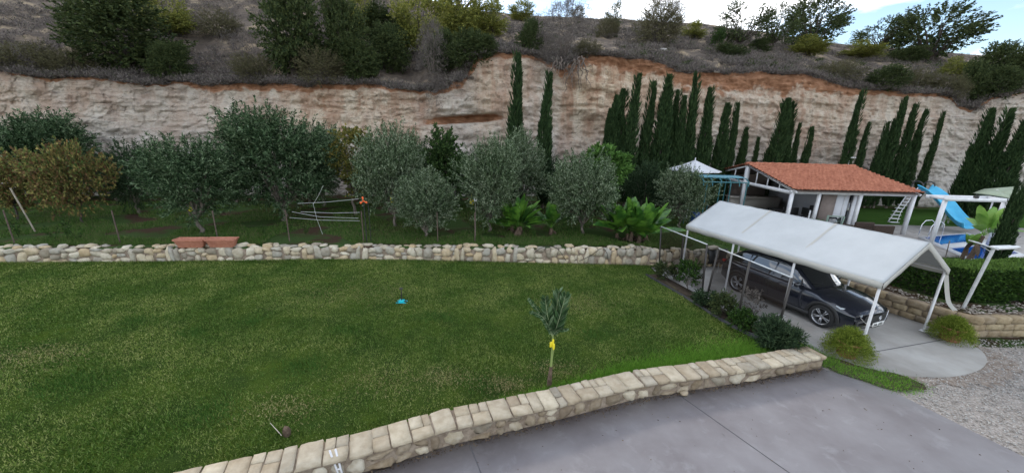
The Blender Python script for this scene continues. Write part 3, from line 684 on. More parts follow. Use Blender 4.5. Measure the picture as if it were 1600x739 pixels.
# gravel pebbles near the driveway
rng = np.random.default_rng(31)
n = 24000; P = np.stack([rng.uniform(8.2, 19, n), rng.uniform(2.5, 9.3, n)], 1)
ed = np.interp(P[:, 1], [2.5, 3.2, 5.24, 6.87, 7.7, 12], [10.2, 9.9, 9.0, 8.5, 8.9, 20]); ok = P[:, 0] > ed+.03
ins = (P[:, 1] > np.interp(P[:, 0], lip[7:, 0], lip[7:, 1]))&(P[:, 0] < 12.5); ok &= ~ins
ok &= ~((P[:, 0] < 9.3)&(P[:, 1] > 6.8)); P = P[ok]; n = len(P)
tet = unit(np.array([[1,0,-.6],[-.5,.87,-.6],[-.5,-.87,-.6],[.1,.05,1.]]))
V = np.concatenate([P, np.full((n, 1), .008)], 1)[:, None]+np.einsum('nij,kj->nki', np.stack([np.linalg.qr(rng.normal(size=(3,3)))[0] for _ in range(60)])[rng.integers(0, 60, n)], tet)*rng.uniform(.011, .03, (n, 1, 1))*np.array([1, 1, .7])
F = (np.arange(n)[:, None, None]*4+np.array([[0,2,1],[0,1,3],[1,2,3],[2,0,3]])).reshape(-1, 3)
tag(build('gravel_stones', MB().add(V.reshape(-1, 3), F), M['pebble']), 'loose pale gravel stones spread beside the driveway', 'gravel', kind='stuff')

# ------------------------------------------------------------------ grass
rng = np.random.default_rng(41)
n = 1150000; x = rng.uniform(-26, 7.3, n); y = rng.uniform(2, 14.6, n)
d2 = np.hypot(x, y); keep = (y > y_nw(x)+.42)&(y < y_wall(x)+.02)&(x < x_fence(y)+.12)&(rng.uniform(size=n) < np.clip(11/d2, .45, 1)); x, y, d2 = x[keep], y[keep], d2[keep]
P = np.stack([x, y, z_lawn(x)+.03*np.array([noise.noise(Vector((a*.5, b*.5, 0))) for a, b in zip(x, y)])-.008], 1)
hh = .05+.035*np.array([noise.noise(Vector((a*.7, b*.7, 5)))+.9*noise.noise(Vector((a*5, b*5, 8))) for a, b in zip(x, y)]); hh = np.maximum(hh, .022)
tag(build('lawn_grass', blades(MB(), P, hh, .010+.0011*d2, rng, .8), M['grass']), 'short mown grass covering the lawn', 'grass', kind='stuff')
# rough grass by the near wall, round its end and at the far wall foot
n = 34000; t = rng.uniform(0, 1, n)**.6; x = -3+t*10.1; w_ = np.clip((x+1)/6, .05, 1)
y = y_nw(x)+.46+abs(rng.normal(size=n))*.42*w_; k = x < 7.0; x, y = x[k], y[k]
P1 = np.stack([x, y, z_lawn(x)], 1)
n = 9000; xv = rng.uniform(6.8, 9.9, n*3); yv = rng.uniform(6.7, 9.6, n*3)
def inside(x, y, poly):
    r = np.zeros(len(x), bool); j = len(poly)-1
    for i in range(len(poly)):
        xi, yi = poly[i]; xj, yj = poly[j]; c = ((yi > y) != (yj > y))&(x < (xj-xi)*(y-yi)/(yj-yi+1e-12)+xi); r ^= c; j = i
    return r
jx = rng.normal(size=n*3)*.09; jy = rng.normal(size=n*3)*.09; k = inside(xv+jx, yv+jy, verge)&(np.array([noise.noise(Vector((a*1.7, b*1.7, 3))) for a, b in zip(xv, yv)]) > -.25)&(rng.uniform(size=n*3) < np.clip(1.5-(xv-7.4)*.55, .15, 1)); P2 = np.stack([xv[k], yv[k], np.full(k.sum(), .04)], 1)
mb = blades(MB(), P1, .06+.07*w_[k][:, 0] if False else .12, .012, rng, .5); blades(mb, P2, .075, .012, rng, .6)
tag(build('long_grass', mb, M['longgrass']), 'longer bright grass growing along the inside of the low wall', 'grass', kind='stuff')
n = 9000; x = rng.uniform(-20, 6, n); P = np.stack([x, y_wall(x)-.04-abs(rng.normal(size=n))*.05, z_lawn(x)], 1)
tag(build('wall_foot_grass', blades(MB(), P, .1, .012, rng, .5), M['grass']), 'uncut grass fringe at the foot of the rubble wall', 'grass', kind='stuff')
n = 190000; x = rng.uniform(-26, 10, n); y = y_wall(x)+.5+rng.uniform(0, 1, n)**1.6*9
dn = np.array([noise.noise(Vector((a*.5, b*.5, 17))) for a, b in zip(x, y)]); k = dn > -.12; x, y = x[k], y[k]
P = np.stack([x, y, z_orch(x)], 1)
mb = blades(MB(), P, .13, .02, rng, .55)
n = 5000; x = rng.uniform(9.5, 24, n); y = np.array([y_edge(a) for a in x])+.6+rng.uniform(0, 4.2, n); P = np.stack([x, y, z_orch(x)+.03], 1); blades(mb, P, .1, .02, rng, .6)
tag(build('orchard_grass', mb, M['weed']), 'rough grass and weeds under the orchard trees', 'grass', kind='stuff')

# tall weeds standing on the bank behind the wall, each a plant of its own
def weed_mesh(rng, h=.75, white=False):
    mb = MB()
    for i in range(5):
        a = rng.uniform(0, 6.3); l = rng.uniform(.05, .3); top = np.array([math.cos(a)*l, math.sin(a)*l, h*rng.uniform(.6, 1)])
        P = np.linspace(0, 1, 4)[:, None]*top; P[:, :2] *= P[:, 2:3]/top[2]; mb.tube(P, .006, 3, cap=False)
        t = rng.uniform(.25, 1, 22); Q = t[:, None]*top; leaves(mb, Q, rng.normal(size=(22, 3))+[0, 0, .4], .09, .035, rng)
    return mb
wp = tag(build('weed', weed_mesh(rng), M['hedge'], org=(0, 0, 0)), '', '')
wl = ['tall thin weed left of the leaning pole', 'leafy weed below the vine close to the leaning pole', 'tall weed midway between leaning pole and planters', 'pale leafy weed a step left of the terracotta planters',
      'weed on the bank below the big olive tree', 'small weed by the loose white wires', 'weed under the wires left of the orange spinner', 'thin weed beside the short banana clump at the wall', 'weed on the bank between the two banana clumps']
for i, (px, py, s) in enumerate([(30, 372, 1.1), (88, 378, 1.), (106, 374, 1.25), (122, 378, .9), (415, 370, .8), (452, 368, .9), (478, 368, .8), (835, 372, .6), (893, 372, .6)]):
    q = at(px, py, .79); o = wp if i == 0 else wp.copy()
    if i: COL.objects.link(o)
    o.location = q; o.rotation_euler.z = i*1.7; o.scale = (s,)*3; tag(o, wl[i], 'weed', 'weeds behind the rubble wall')

# ------------------------------------------------------------------ orchard trees
def pt(key, name, label, cat, px, depth, top, bot, hw, group=None, zg=None, rz=None):
    """tree whose crown spans px-hw..px+hw and whose top is at pixel row top, standing at distance depth"""
    k = KINDS[key]; c = aty(px, (top+bot)/2, depth); zt = aty(px, top, depth)[2]; g = float(z_orch(c[0])) if zg is None else zg
    H = k['h_trunk']+2*k['rz']; w = abs(aty(px+hw, (top+bot)/2, depth)[0]-c[0])
    sz = (zt-g)/H*.97; sx = w/k['rx']*.93
    return place_tree(key, name, label, cat, (c[0], depth, g), (sx, sx, sz), random.uniform(0, 6.28) if rz is None else rz, group)
OG = 'trees of the orchard behind the rubble wall'
for a in [
 ('olive_e', 'olive_tree', 'broad olive behind the autumn vine at the far left of the orchard', 'olive tree', 70, 21, 163, 300, 78),
 ('dark', 'olive_tree', 'dark bushy olive between the autumn vine and the olive over the planters', 'olive tree', 203, 18.5, 226, 330, 42),
 ('olive_d', 'olive_tree', 'round olive on a forked pale trunk right behind the terracotta planters', 'olive tree', 298, 15.2, 212, 355, 80),
 ('olive_e', 'olive_tree', 'tallest olive in the orchard, dense and reaching up against the cliff', 'olive tree', 432, 17.8, 152, 350, 88),
 ('olive_b', 'olive_tree', 'olive in the second row peeping out behind the tallest olive', 'olive tree', 500, 21.5, 200, 320, 45),
 ('slim', 'fruit_tree', 'slim upright tree with yellowing leaves left of the orange spinner', 'fruit tree', 545, 19.5, 148, 330, 32),
 ('olive_a', 'olive_tree', 'grey olive with a yellow trap on its trunk right of the orange spinner', 'olive tree', 612, 17.3, 193, 350, 57),
 ('olive_c', 'olive_tree', 'smallest front olive with low crown close to the wall', 'olive tree', 664, 15.5, 268, 370, 52),
 ('citrus', 'citrus_tree', 'dark glossy citrus tree with two upright heads behind the front olives', 'citrus tree', 702, 20.5, 180, 300, 42),
 ('olive_b', 'olive_tree', 'silvery olive above the white disc and the second yellow trap', 'olive tree', 766, 16.6, 218, 350, 54),
 ('olive_c', 'olive_tree', 'olive in the back row below the tall lone cypresses', 'olive tree', 815, 21, 205, 330, 45),
 ('olive_a', 'olive_tree', 'wide silver olive between the two banana clumps', 'olive tree', 914, 16.8, 238, 350, 60),
 ('loquat', 'loquat_tree', 'bright broad leaved loquat rising behind the olive between the banana clumps', 'loquat tree', 947, 20.5, 224, 330, 48),
 ('olive_b', 'olive_tree', 'small pale olive next to the blue barrel and the teal frame', 'olive tree', 1068, 19.5, 262, 345, 44),
 ('dark', 'shrub', 'dark shrub filling the gap behind the smallest front olive', 'shrub', 655, 22.5, 225, 320, 36),
 ('dark', 'shrub', 'dark shrub below the lone cypresses right of the back row olive', 'shrub', 868, 21.5, 250, 320, 32),
 ('dark', 'shrub', 'low dark shrub behind the right banana clump at the cypress row', 'shrub', 1010, 22.5, 255, 320, 40),
 ('dark', 'shrub', 'dark undergrowth shrub behind the dark olive left of the planters olive', 'shrub', 175, 21.5, 245, 322, 40),
 ('dark', 'shrub', 'dark undergrowth shrub between the planters olive and the tallest olive', 'shrub', 365, 22.0, 236, 322, 38),
 ('dark', 'shrub', 'dark undergrowth shrub behind the autumn vine and leaning pole', 'shrub', 95, 22.5, 252, 322, 45),
 ('dark', 'shrub', 'dark undergrowth shrub behind the loose wires', 'shrub', 480, 23.0, 248, 322, 38),
 ('dark', 'shrub', 'dark undergrowth shrub behind the orange spinner', 'shrub', 570, 22.5, 250, 322, 34),
 ('dark', 'shrub', 'dark undergrowth shrub under the glossy citrus tree', 'shrub', 705, 22.5, 252, 322, 36),
 ('dark', 'shrub', 'dark undergrowth shrub behind the white disc', 'shrub', 750, 23.0, 256, 322, 36),
 ('dark', 'shrub', 'dark undergrowth shrub behind the round olive over the planters', 'shrub', 270, 22.5, 250, 322, 40),
]: pt(*a, group=OG)
VG = 'autumn vines on the trellis at the left'
pt('vine', 'grape_vine', 'autumn vine with rust and yellow leaves beside the dark olive', 'vine', 112, 16.3, 232, 350, 52, VG)
pt('vine', 'grape_vine', 'autumn vine with rust leaves cut by the left photo edge', 'vine', 14, 16.6, 246, 350, 56, VG)

# cypresses ----------------------------------------------------------------
def cypress_mesh(seed, H=8., Rr=.5, n=17000):
    rng = np.random.default_rng(seed); mb = MB()
    t = rng.uniform(0.02, 1, n)**1.05; pw = rng.uniform(.6, .95); prof = Rr*np.minimum(1, (1.02-t)**pw*rng.uniform(1.05, 1.4))*np.minimum(1, .55+t*2.4)
    a = rng.uniform(0, 2*math.pi, n); ph = rng.uniform(0, 6, 5)
    lump = 1+.2*np.sin(a*3+t*9+ph[0])+.18*np.sin(a*2-t*17+ph[1])+.16*np.sin(a*4+t*37+ph[2])+rng.normal(size=n)*.07
    r = prof*lump*rng.uniform(.3, 1.08, n)**.5; sw = .2*np.sin(t*rng.uniform(3, 6)+ph[3])*t
    P = np.stack([r*np.cos(a)+sw, r*np.sin(a), t*(H-.35)+.12], 1)
    D = np.stack([np.cos(a)*.35, np.sin(a)*.35, np.full(n, 1.2)], 1)+rng.normal(size=(n, 3))*.22
    gap = (np.sin(a*2+t*23+ph[4])+np.sin(a*3-t*41+ph[0]))<-1.35; P, D = P[~gap], D[~gap]
    leaves(mb, P, D, .24, .055, rng)
    k = 420; ti = rng.uniform(.2, .99, k); ai = rng.uniform(0, 6.28, k); ri = Rr*(1.02-ti)**.7*1.1     # stray sprays
    leaves(mb, np.stack([ri*np.cos(ai), ri*np.sin(ai), ti*H-.2], 1), np.stack([np.cos(ai)*.5, np.sin(ai)*.5, np.full(k, 1.)], 1), .5, .07, rng)
    return mb
CY = []
for i in range(7):
    t = thing('cypress_tree', 'x', 'cypress'); build('crown', cypress_mesh(50+i), M['cypress'], t)
    build('trunk', MB().tube([(0,0,-.2),(0,0,.6),(0,0,4),(0,0,7.2)], [.13,.1,.06,.02], 7), M['bark'], t); CY.append(t)
ORD = ['first','second','third','fourth','fifth','sixth','seventh','eighth','ninth','tenth','eleventh','twelfth','thirteenth','fourteenth','fifteenth','sixteenth','seventeenth','eighteenth','nineteenth']
_cy = 0
def cyp(px, top, depth, wpx, label, zg=None, group='slender cypresses in front of the cliff'):
    global _cy
    tip = aty(px, top, depth); g = float(z_orch(tip[0])) if zg is None else zg; H = tip[2]-g
    w = wpx*depth/F_PX*.95*F_PX/math.hypot(F_PX, px-800); s = (w/1.0, w/1.0, H/8.)
    if _cy < 7: o = CY[_cy]; o.location = (tip[0], depth, g); o.scale = s
    else: o = copy_tree(CY[(_cy*3) % 7], (tip[0], depth, g), random.uniform(0, 6.28), s)
    _cy += 1; tag(o, label, 'cypress', group); return o
cyp(807, 82, 24, 25, 'taller of the two lone cypresses, left one above the back row olive')
cyp(857, 112, 22.5, 22, 'shorter lone cypress, right one above the back row olive')
LG = [(957,168,25.5,18),(966,148,25.2,22),(977,138,25.5,24),(997,114,25,24),(1020,126,25.3,22),(1036,150,25.8,22),(1047,116,25,30),(1062,140,25.6,22),(1070,148,25.2,18),(1091,112,25.3,24),(1113,136,25.5,24),(1139,160,25.6,22),(1153,160,25.8,18)]
for i, (px, tp, d, w) in enumerate(LG): cyp(px, tp, d, w, '%s cypress from the left in the dense group behind the white parasol' % ORD[i])
MG = [(1167,198,27,18),(1186,214,27.3,13),(1229,152,27,27),(1243,158,27.2,22),(1251,192,27.6,13),(1269,197,27.2,15)]
for i, (px, tp, d, w) in enumerate(MG): cyp(px, tp, d, w, '%s cypress from the left in the group above the tiled roof ridge' % ORD[i])
RG = [(1351,140,27.2,22),(1360,190,27.4,16),(1388,190,27.2,18),(1415,150,27.2,20),(1399,185,27.6,16),(1433,162,27.2,22),(1450,170,27.4,18),(1475,174,27.2,16)]
for i, (px, tp, d, w) in enumerate(RG): cyp(px, tp, d, w, '%s cypress from the left in the group behind the blue slide' % ORD[i])
FG = [(1549,168,24.5,36),(1578,168,23.8,42),(1606,185,23,42),(1632,190,22.5,40)]
for i, (px, tp, d, w) in enumerate(FG[:3]): cyp(px, tp, d, w, '%s of the tall wide cypresses behind the white pergola' % ['leftmost', 'middle', 'rightmost'][i])
cyp(1594, 282, 13.6, 21, 'near cypress beside the street lamp, left of the pair over the hedge', .55)
cyp(1616, 262, 13.2, 28, 'near cypress at the right photo edge over the hedge', .55)

# hill trees and bushes ------------------------------------------------------
HG = 'bushes and trees on the hill above the cliff'
def hill_tree(key, name, label, cat, px, basepy, top, hw, group=HG, sink=.25):
    P = hill_at_pixel(px, basepy); k = KINDS[key]; d = P[1]
    zt = aty(px, top, d)[2]; w = abs(aty(px+hw, basepy, d)[0]-aty(px, basepy, d)[0]); H = k['h_trunk']+2*k['rz']
    x = aty(px, (basepy+top)/2, d)[0]
    place_tree(key, name, label, cat, (x, d, P[2]-sink), (w/k['rx']*.9, w/k['rx']*.9, max(.3, (zt-P[2]+sink)/H)), random.uniform(0, 6.28), group)
for a in [
 ('hillbush', 'large_bush', 'huge dark green bush left of centre hanging over the cliff rim', 'bush', 195, 112, 0, 92),
 ('hillyellow', 'large_bush', 'yellowish bush added as the sunlit top of the huge dark bush', 'bush', 255, 60, -14, 42),  # yellow leaf colour stands in for sunlight on the dark bush's top
 ('hillbush', 'large_bush', 'dark bush under the bare tan slope at the top left corner', 'bush', 130, 60, 8, 36),
 ('hillbush', 'large_bush', 'wide shaded thicket at the top edge between the two big bushes', 'bush', 455, 118, -30, 60),
 ('hillbush', 'large_bush', 'thicket right of the wide shaded thicket over the orange rim', 'bush', 535, 105, -10, 45),
 ('hillbush', 'large_bush', 'dark bush beside the grey hanging creeper', 'bush', 605, 112, 40, 45),
 ('hillyellow', 'yellow_tree', 'yellow green tree in front of the sky left of the dark trunk', 'tree', 655, 92, -25, 48),
 ('hillyellow', 'yellow_tree', 'yellow green tree around the dark trunk with sky behind', 'tree', 722, 78, -35, 45),
 ('hillyellow', 'yellow_tree', 'yellow green bush right of the dark trunk under the sky', 'tree', 768, 62, 0, 35),
 ('hillyellow', 'yellow_tree', 'slender yellow tree at the top edge over the thicket', 'tree', 565, 60, -20, 25),
 ('hillbush', 'ivy_bush', 'ivy covered bush directly under the dark trunk', 'bush', 735, 105, 48, 42),
 ('hillbush', 'round_bush', 'dark round bush left of the dead tree at the rim', 'bush', 828, 85, 32, 26),
 ('twiggy', 'dead_creeper', 'grey dead creeper hanging like a curtain down over the cliff rim', 'dead creeper', 675, 140, 38, 22),
 ('twiggy', 'dead_tree', 'tangled dead tree with roots hanging over the cliff rim', 'dead tree', 880, 104, 6, 38),
 ('twiggy', 'dead_bush', 'dead grey bush drooping left of the tangled dead tree', 'dead bush', 850, 112, 50, 20),
 ('hillbrown', 'round_bush', 'largest olive brown round bush on the skyline in the middle', 'bush', 1030, 72, 5, 44),
 ('twiggy', 'dead_bush', 'bare branches sticking out of the large olive brown bush', 'dead bush', 1035, 68, -6, 28),
 ('open', 'skyline_tree', 'small tree on the skyline left of the olive brown bush', 'tree', 960, 52, 2, 17),
 ('hillbrown', 'round_bush', 'brownish bush below the small skyline tree', 'bush', 950, 60, 26, 22),
 ('open', 'skyline_tree', 'tiny tree on the skyline right of the tangled dead tree', 'tree', 903, 35, 8, 13),
 ('hillyellow', 'round_bush', 'greenish bush on the skyline left of the tangled dead tree', 'bush', 815, 34, 0, 24),
 ('open', 'carob_tree', 'open crowned tree with visible dark branches on the skyline', 'tree', 1160, 80, 4, 48),
 ('citrus', 'green_shrub', 'small upright green shrub below the open crowned tree', 'shrub', 1122, 78, 40, 11),
 ('hillbush', 'round_bush', 'low green bush left under the skyline trees above the orange soil', 'bush', 1140, 92, 70, 34),
 ('hillbush', 'round_bush', 'low dark bush between the open crowned tree and its neighbour', 'bush', 1188, 82, 62, 22),
 ('open', 'carob_tree', 'medium tree left of the tallest skyline tree', 'tree', 1213, 80, 8, 36),
 ('dense', 'carob_tree', 'tallest skyline tree standing over bright shrubs', 'tree', 1275, 82, -6, 50),
 ('hillyellow', 'round_bush', 'yellowish shrub at the foot of the tallest skyline tree', 'bush', 1262, 88, 58, 36),
 ('hillyellow', 'round_bush', 'yellowish shrub between tallest skyline tree and the windswept one', 'bush', 1345, 94, 66, 38),
 ('open', 'carob_tree', 'thin windswept tree left of the widest skyline tree', 'tree', 1380, 88, 24, 40),
 ('dense', 'carob_tree', 'widest skyline tree with dense dark crown at the right', 'tree', 1462, 98, 10, 66),
 ('hillbush', 'round_bush', 'dark bush under the widest skyline tree', 'bush', 1415, 100, 76, 34),
 ('hillbush', 'round_bush', 'dark bush on the skyline at the right photo edge', 'bush', 1560, 125, 68, 38),
 ('hillbush', 'round_bush', 'bush cut by the right photo edge on the skyline', 'bush', 1612, 130, 66, 34),
 ('hillyellow', 'round_bush', 'ochre bush right of centre on the slope under the widest skyline tree', 'bush', 1490, 125, 92, 26),
 ('hillbush', 'round_bush', 'green bush overhanging the notch of the cliff at the right', 'bush', 1520, 165, 98, 26),
 ('hillbush', 'round_bush', 'dark bush on the rim right of the notch in the cliff', 'bush', 1568, 155, 105, 28),
 ('hillbrown', 'round_bush', 'brown bush drooping over the notch of the cliff', 'bush', 1485, 160, 118, 24),

 ('hillbush', 'thicket_bush', 'shaded bush left of the grey creeper spilling towards the rim', 'bush', 560, 126, 62, 42),
 ('hillbrown', 'thicket_bush', 'brownish bush on the rim under the wide shaded thicket', 'bush', 500, 130, 78, 46),
 ('hillbrown', 'thicket_bush', 'brown bush hanging at the rim right of the huge dark bush', 'bush', 400, 128, 84, 40),
 ('hillbush', 'thicket_bush', 'dark shrub behind the grey creeper', 'bush', 690, 112, 50, 36),
 ('hillbush', 'thicket_bush', 'dark shrub on the rim right of the grey creeper', 'bush', 755, 92, 56, 30),
 ('hillbush', 'thicket_bush', 'dark shrub upslope between the two shaded thickets and the yellow trees', 'bush', 600, 70, 14, 46),
 ('hillbrown', 'thicket_bush', 'dry brown shrub upslope right of the huge dark bush', 'bush', 340, 60, 18, 40),
 ('hillbrown', 'thicket_bush', 'dry brown shrub on the rim at the far left', 'bush', 45, 112, 66, 52),
 ('hillbrown', 'thicket_bush', 'dry shrub between far left rim shrub and huge dark bush', 'bush', 110, 118, 76, 34),
 ('hillbush', 'thicket_bush', 'dark shrub low on the right of the huge dark bush', 'bush', 268, 124, 70, 40),
 ('hillyellow', 'thicket_bush', 'olive green shrub in front of the dark trunk', 'bush', 700, 70, 8, 34),
 ('hillbrown', 'thicket_bush', 'grey brown shrub right of the tangled dead tree', 'bush', 918, 92, 62, 24),
 ('hillyellow', 'thicket_bush', 'yellowish shrub between the olive brown bush and open crowned tree', 'bush', 1085, 62, 34, 24),
 ('hillbush', 'thicket_bush', 'dark scrubby bush on the rim above the right cypress group', 'bush', 1385, 140, 104, 36),
 ('hillbrown', 'thicket_bush', 'grey scrubby bush on the rim above the middle cypress group', 'bush', 1310, 126, 94, 36),
 ('hillbrown', 'thicket_bush', 'purple brown bush on the rim right of the middle cypress group', 'bush', 1435, 142, 108, 34),
]: hill_tree(*a)
# the dark trunk among the yellow trees, and roots at the rim
P = hill_at_pixel(718, 66); d = P[1]
pts = [aty(x, y, d) for x, y in ((719, 78), (717, 50), (720, 22), (712, -10), (716, -40))]; tr = MB().tube(pts, [.32, .27, .25, .2, .15], 9)
tr.tube([pts[2], aty(738, 0, d), aty(748, -30, d+.4)], [.14, .1, .06], 7); tr.tube([pts[2], aty(700, 2, d), aty(690, -28, d-.4)], [.13, .09, .05], 7)
t = thing('bare_trunk', 'thick dark forked trunk standing among the yellow green trees', 'tree trunk', tuple(pts[0]))
build('trunk', tr, M['bark_dark'], t, smooth=True); build('crown', crown(np.random.default_rng(3), np.array([aty(700, -30, d), aty(745, -35, d), aty(720, -55, d)]), np.array([1.6, 1.6, 1.6]), 260, 16, .6, .15, .07), M['hillyellow'], t)
rng = np.random.default_rng(77); mb = MB()
for i in range(16):
    px = rng.uniform(868, 915); yb = ip(px, YB)+.9; p0 = aty(px, 92+rng.uniform(-5, 8), yb); L = rng.uniform(.5, 2.6)
    n = 7; tt = np.linspace(0, 1, n)[:, None]; P = p0+tt*np.array([rng.normal()*.5, -.5, -L])+rng.normal(size=(n, 3))*.08; mb.tube(P, np.linspace(.05, .012, n), 5)
o = build('hanging_roots', mb, M['root'], org=tuple(aty(890, 95, 28))); tag(o, 'brown roots dangling down the cliff below the tangled dead tree', 'roots')

# ------------------------------------------------------------------ banana clumps
def banana_leaf(mb, rng, base, az, L, rise, W, stem=.3, droop=.5):
    n = 9; t = np.linspace(0, 1, n); d = np.array([math.cos(az), math.sin(az), 0]); s = np.array([-d[1], d[0], 0])
    hx = t*L*math.cos(rise); hz = t*L*math.sin(rise)-droop*L*t**2.4*.6
    C = np.asarray(base)+hx[:, None]*d+hz[:, None]*np.array([0, 0, 1])
    w = np.where(t < stem, .012, W*np.sin(np.clip((t-stem)/(1-stem), 0, 1)**.75*math.pi)**.6*.5+.008)
    w[-1] = .01; tw = rng.normal()*.3
    G = []
    for i in range(n):
        si = s*math.cos(tw)+np.array([0, 0, 1])*math.sin(tw); fold = .3*w[i]
        G.append([C[i]-si*w[i]+[0, 0, fold], C[i]-si*w[i]*.5+[0, 0, fold*.35], C[i], C[i]+si*w[i]*.5+[0, 0, fold*.35], C[i]+si*w[i]+[0, 0, fold]])
    mb.grid(G)
def banana(name, label, loc, H, n, W, L, seed, m, spread=.45, dry=True, lean=(0, 0), cat='banana plant'):
    rng = np.random.default_rng(seed); t = thing(name, label, cat, loc); loc = np.array(loc); lf = MB(); st = MB(); dl = MB()
    k = 5 if spread > .2 else 1
    for j in range(k):
        o = loc+np.array([rng.normal()*spread, rng.normal()*spread*.5, 0]) if k > 1 else loc
        hs = H*(rng.uniform(.04, .2) if k > 1 else rng.uniform(.35, .5)); top = o+np.array([lean[0], lean[1], hs]); st.tube([o-[0, 0, .1], (o+top)/2+[.02, 0, 0], top], [.1, .085, .06], 9)
        build('stem', st, M['stump'], t, smooth=True); st = MB()
        for i in range(n//k): banana_leaf(lf, rng, top, rng.uniform(0, 6.28), L*rng.uniform(.7, 1.1), rng.uniform(.35, 1.5), W*rng.uniform(.8, 1.1), droop=rng.uniform(.05, .5))
        for i in range(4): banana_leaf(dl, rng, o+[0, 0, hs*.75], rng.uniform(0, 6.28), L*.32, -.5, W*.35, droop=1.2)
    build('leaf_crown', lf, m, t, smooth=True)
    if dry: build('dry_leaves', dl, M['stump'], t)
    return t
banana('banana_clump', 'lower banana clump with broad leaves left of the wide silver olive', aty(824, 352, 16.4)*[1, 1, 0]+[0, 0, .88], 1.6, 85, .4, 1.5, 4, M['banana'], .5)
banana('banana_clump', 'tallest banana clump with big upright leaves near the carport fence', aty(996, 360, 16.0)*[1, 1, 0]+[0, 0, .72], 2.3, 90, .46, 1.9, 9, M['banana'], .5)
q = at(1513, 406, .58); banana('banana_plant', 'bright green banana on a leaning brown stem in front of the white pergola', q, 2.7, 13, .42, 1.4, 12, M['banana2'], 0, lean=(.25, 0))
q = at(1505, 402, .58); banana('banana_plant', 'short banana offshoot left of the leaning brown stem', q, .9, 6, .32, .8, 14, M['banana2'], 0, False)

# ------------------------------------------------------------------ carport
CO = np.array([6.866, 14.058]); CYAW = -1.195; CD = np.array([math.cos(CYAW), math.sin(CYAW)]); CN = np.array([-CD[1], CD[0]])
CL, CW, CE, CR = 5.984, 3.039, 1.94, 2.84
def cp(a, b, z): q = CO+CD*CL*a+CN*CW*b; return np.array([q[0], q[1], z])
T = thing('carport', 'white gabled canopy carport standing over the dark car', 'carport', cp(.5, .5, .04))
FR = MB()
for a in (0, 1/3, 2/3, 1):
    FR.tube([cp(a, 0, CE-.05), cp(a, .5, CR-.05)], .022, 8); FR.tube([cp(a, 1, CE-.05), cp(a, .5, CR-.05)], .022, 8)
for b, z in ((0, CE-.05), (.5, CR-.05), (1, CE-.05)): FR.tube([cp(0, b, z), cp(1, b, z)], .022, 8)
build('roof_frame', FR, M['white'], T, smooth=True)
for b in (0, 1):
    for a in (0, 1/3, 2/3, 1):
        pm = MB(); pm.tube([cp(a, b, .04), cp(a, b, CE-.03)], .032, 10); pm.box(cp(a, b, .05), (.16, .16, .014), CYAW); build('post', pm, M['white'], T, smooth=False)
ov = .012
for b0, b1 in ((0, .5), (1, .5)):
    G = []
    for a in np.linspace(0-.01, 1+.01, 61):
        row = []
        for s in np.linspace(0, 1, 15):
            b = b0+(b1-b0)*s; z = CE+(CR-CE)*s; sag = -.035*math.sin(math.pi*s)*abs(math.sin(math.pi*a*3))**.7
            row.append(cp(a, b+(b0-.5)*2*ov*(1-s), z+sag+.012*noise.noise(Vector((a*22, s*5, b0)))+.006*noise.noise(Vector((a*60, s*14, b0)))))
        G.append(row)
    o = build('roof_sheet', MB().grid(G), M['canvas'], T, smooth=True); o.modifiers.new('s', 'SOLIDIFY').thickness = .006
def valance(P0, P1, h, n=60, wav=.008):
    G = []
    for t in np.linspace(0, 1, n):
        p = P0+(P1-P0)*t; off = np.array([CN[0], CN[1], 0])*wav*math.sin(t*37)
        G.append([p, p-[0, 0, h*.5]+off*.5, p-[0, 0, h*(1+.04*math.sin(t*50))]+off])
    return MB().grid(G)
for b in (0, 1):
    e = (b-.5)*2*.016
    o = build('valance', valance(cp(-.01, b+e, CE+.003), cp(1.01, b+e, CE+.003), .17), M['canvas_trim'], T, smooth=True); o.modifiers.new('s', 'SOLIDIFY').thickness = .004
for a in (-.012, 1.012):
    G = []
    for s in np.linspace(0, 1, 41):
        z = CE+(CR-CE)*(1-abs(2*s-1)); p = cp(a, s+(s-.5)*.03, z); G.append([p, p-[0, 0, .1], p-[0, 0, .17+.01*math.sin(s*40)]])
    o = build('gable_valance', MB().grid(G), M['canvas_trim'], T, smooth=True); o.modifiers.new('s', 'SOLIDIFY').thickness = .004
for a in (1/3, 2/3):
    sm = MB()
    for b0 in (0, 1):
        G = [[cp(a-.006, b0+(.5-b0)*s, CE+(CR-CE)*s+.012), cp(a+.006, b0+(.5-b0)*s, CE+(CR-CE)*s+.012)] for s in np.linspace(0, 1, 5)]; sm.grid(G)
    build('sheet_seam', sm, M['canvas_trim'], T)
# loose strip of sheet hanging from the far front corner
P = [aty(1478, 424, cp(1, 1, 0)[1]), aty(1479, 440, cp(1, 1, 0)[1]-.05), aty(1480, 458, cp(1, 1, 0)[1]-.12), aty(1483, 474, cp(1, 1, 0)[1]-.22), aty(1493, 486, cp(1, 1, 0)[1]-.35)]
G = [[p+[-.06, 0, 0], p+[0, .04, 0], p+[.06, 0, .02]] for p in curve(P, 5)]
o = build('loose_flap', MB().grid(G), M['canvas_trim'], T, smooth=True); o.modifiers.new('s', 'SOLIDIFY').thickness = .005; 

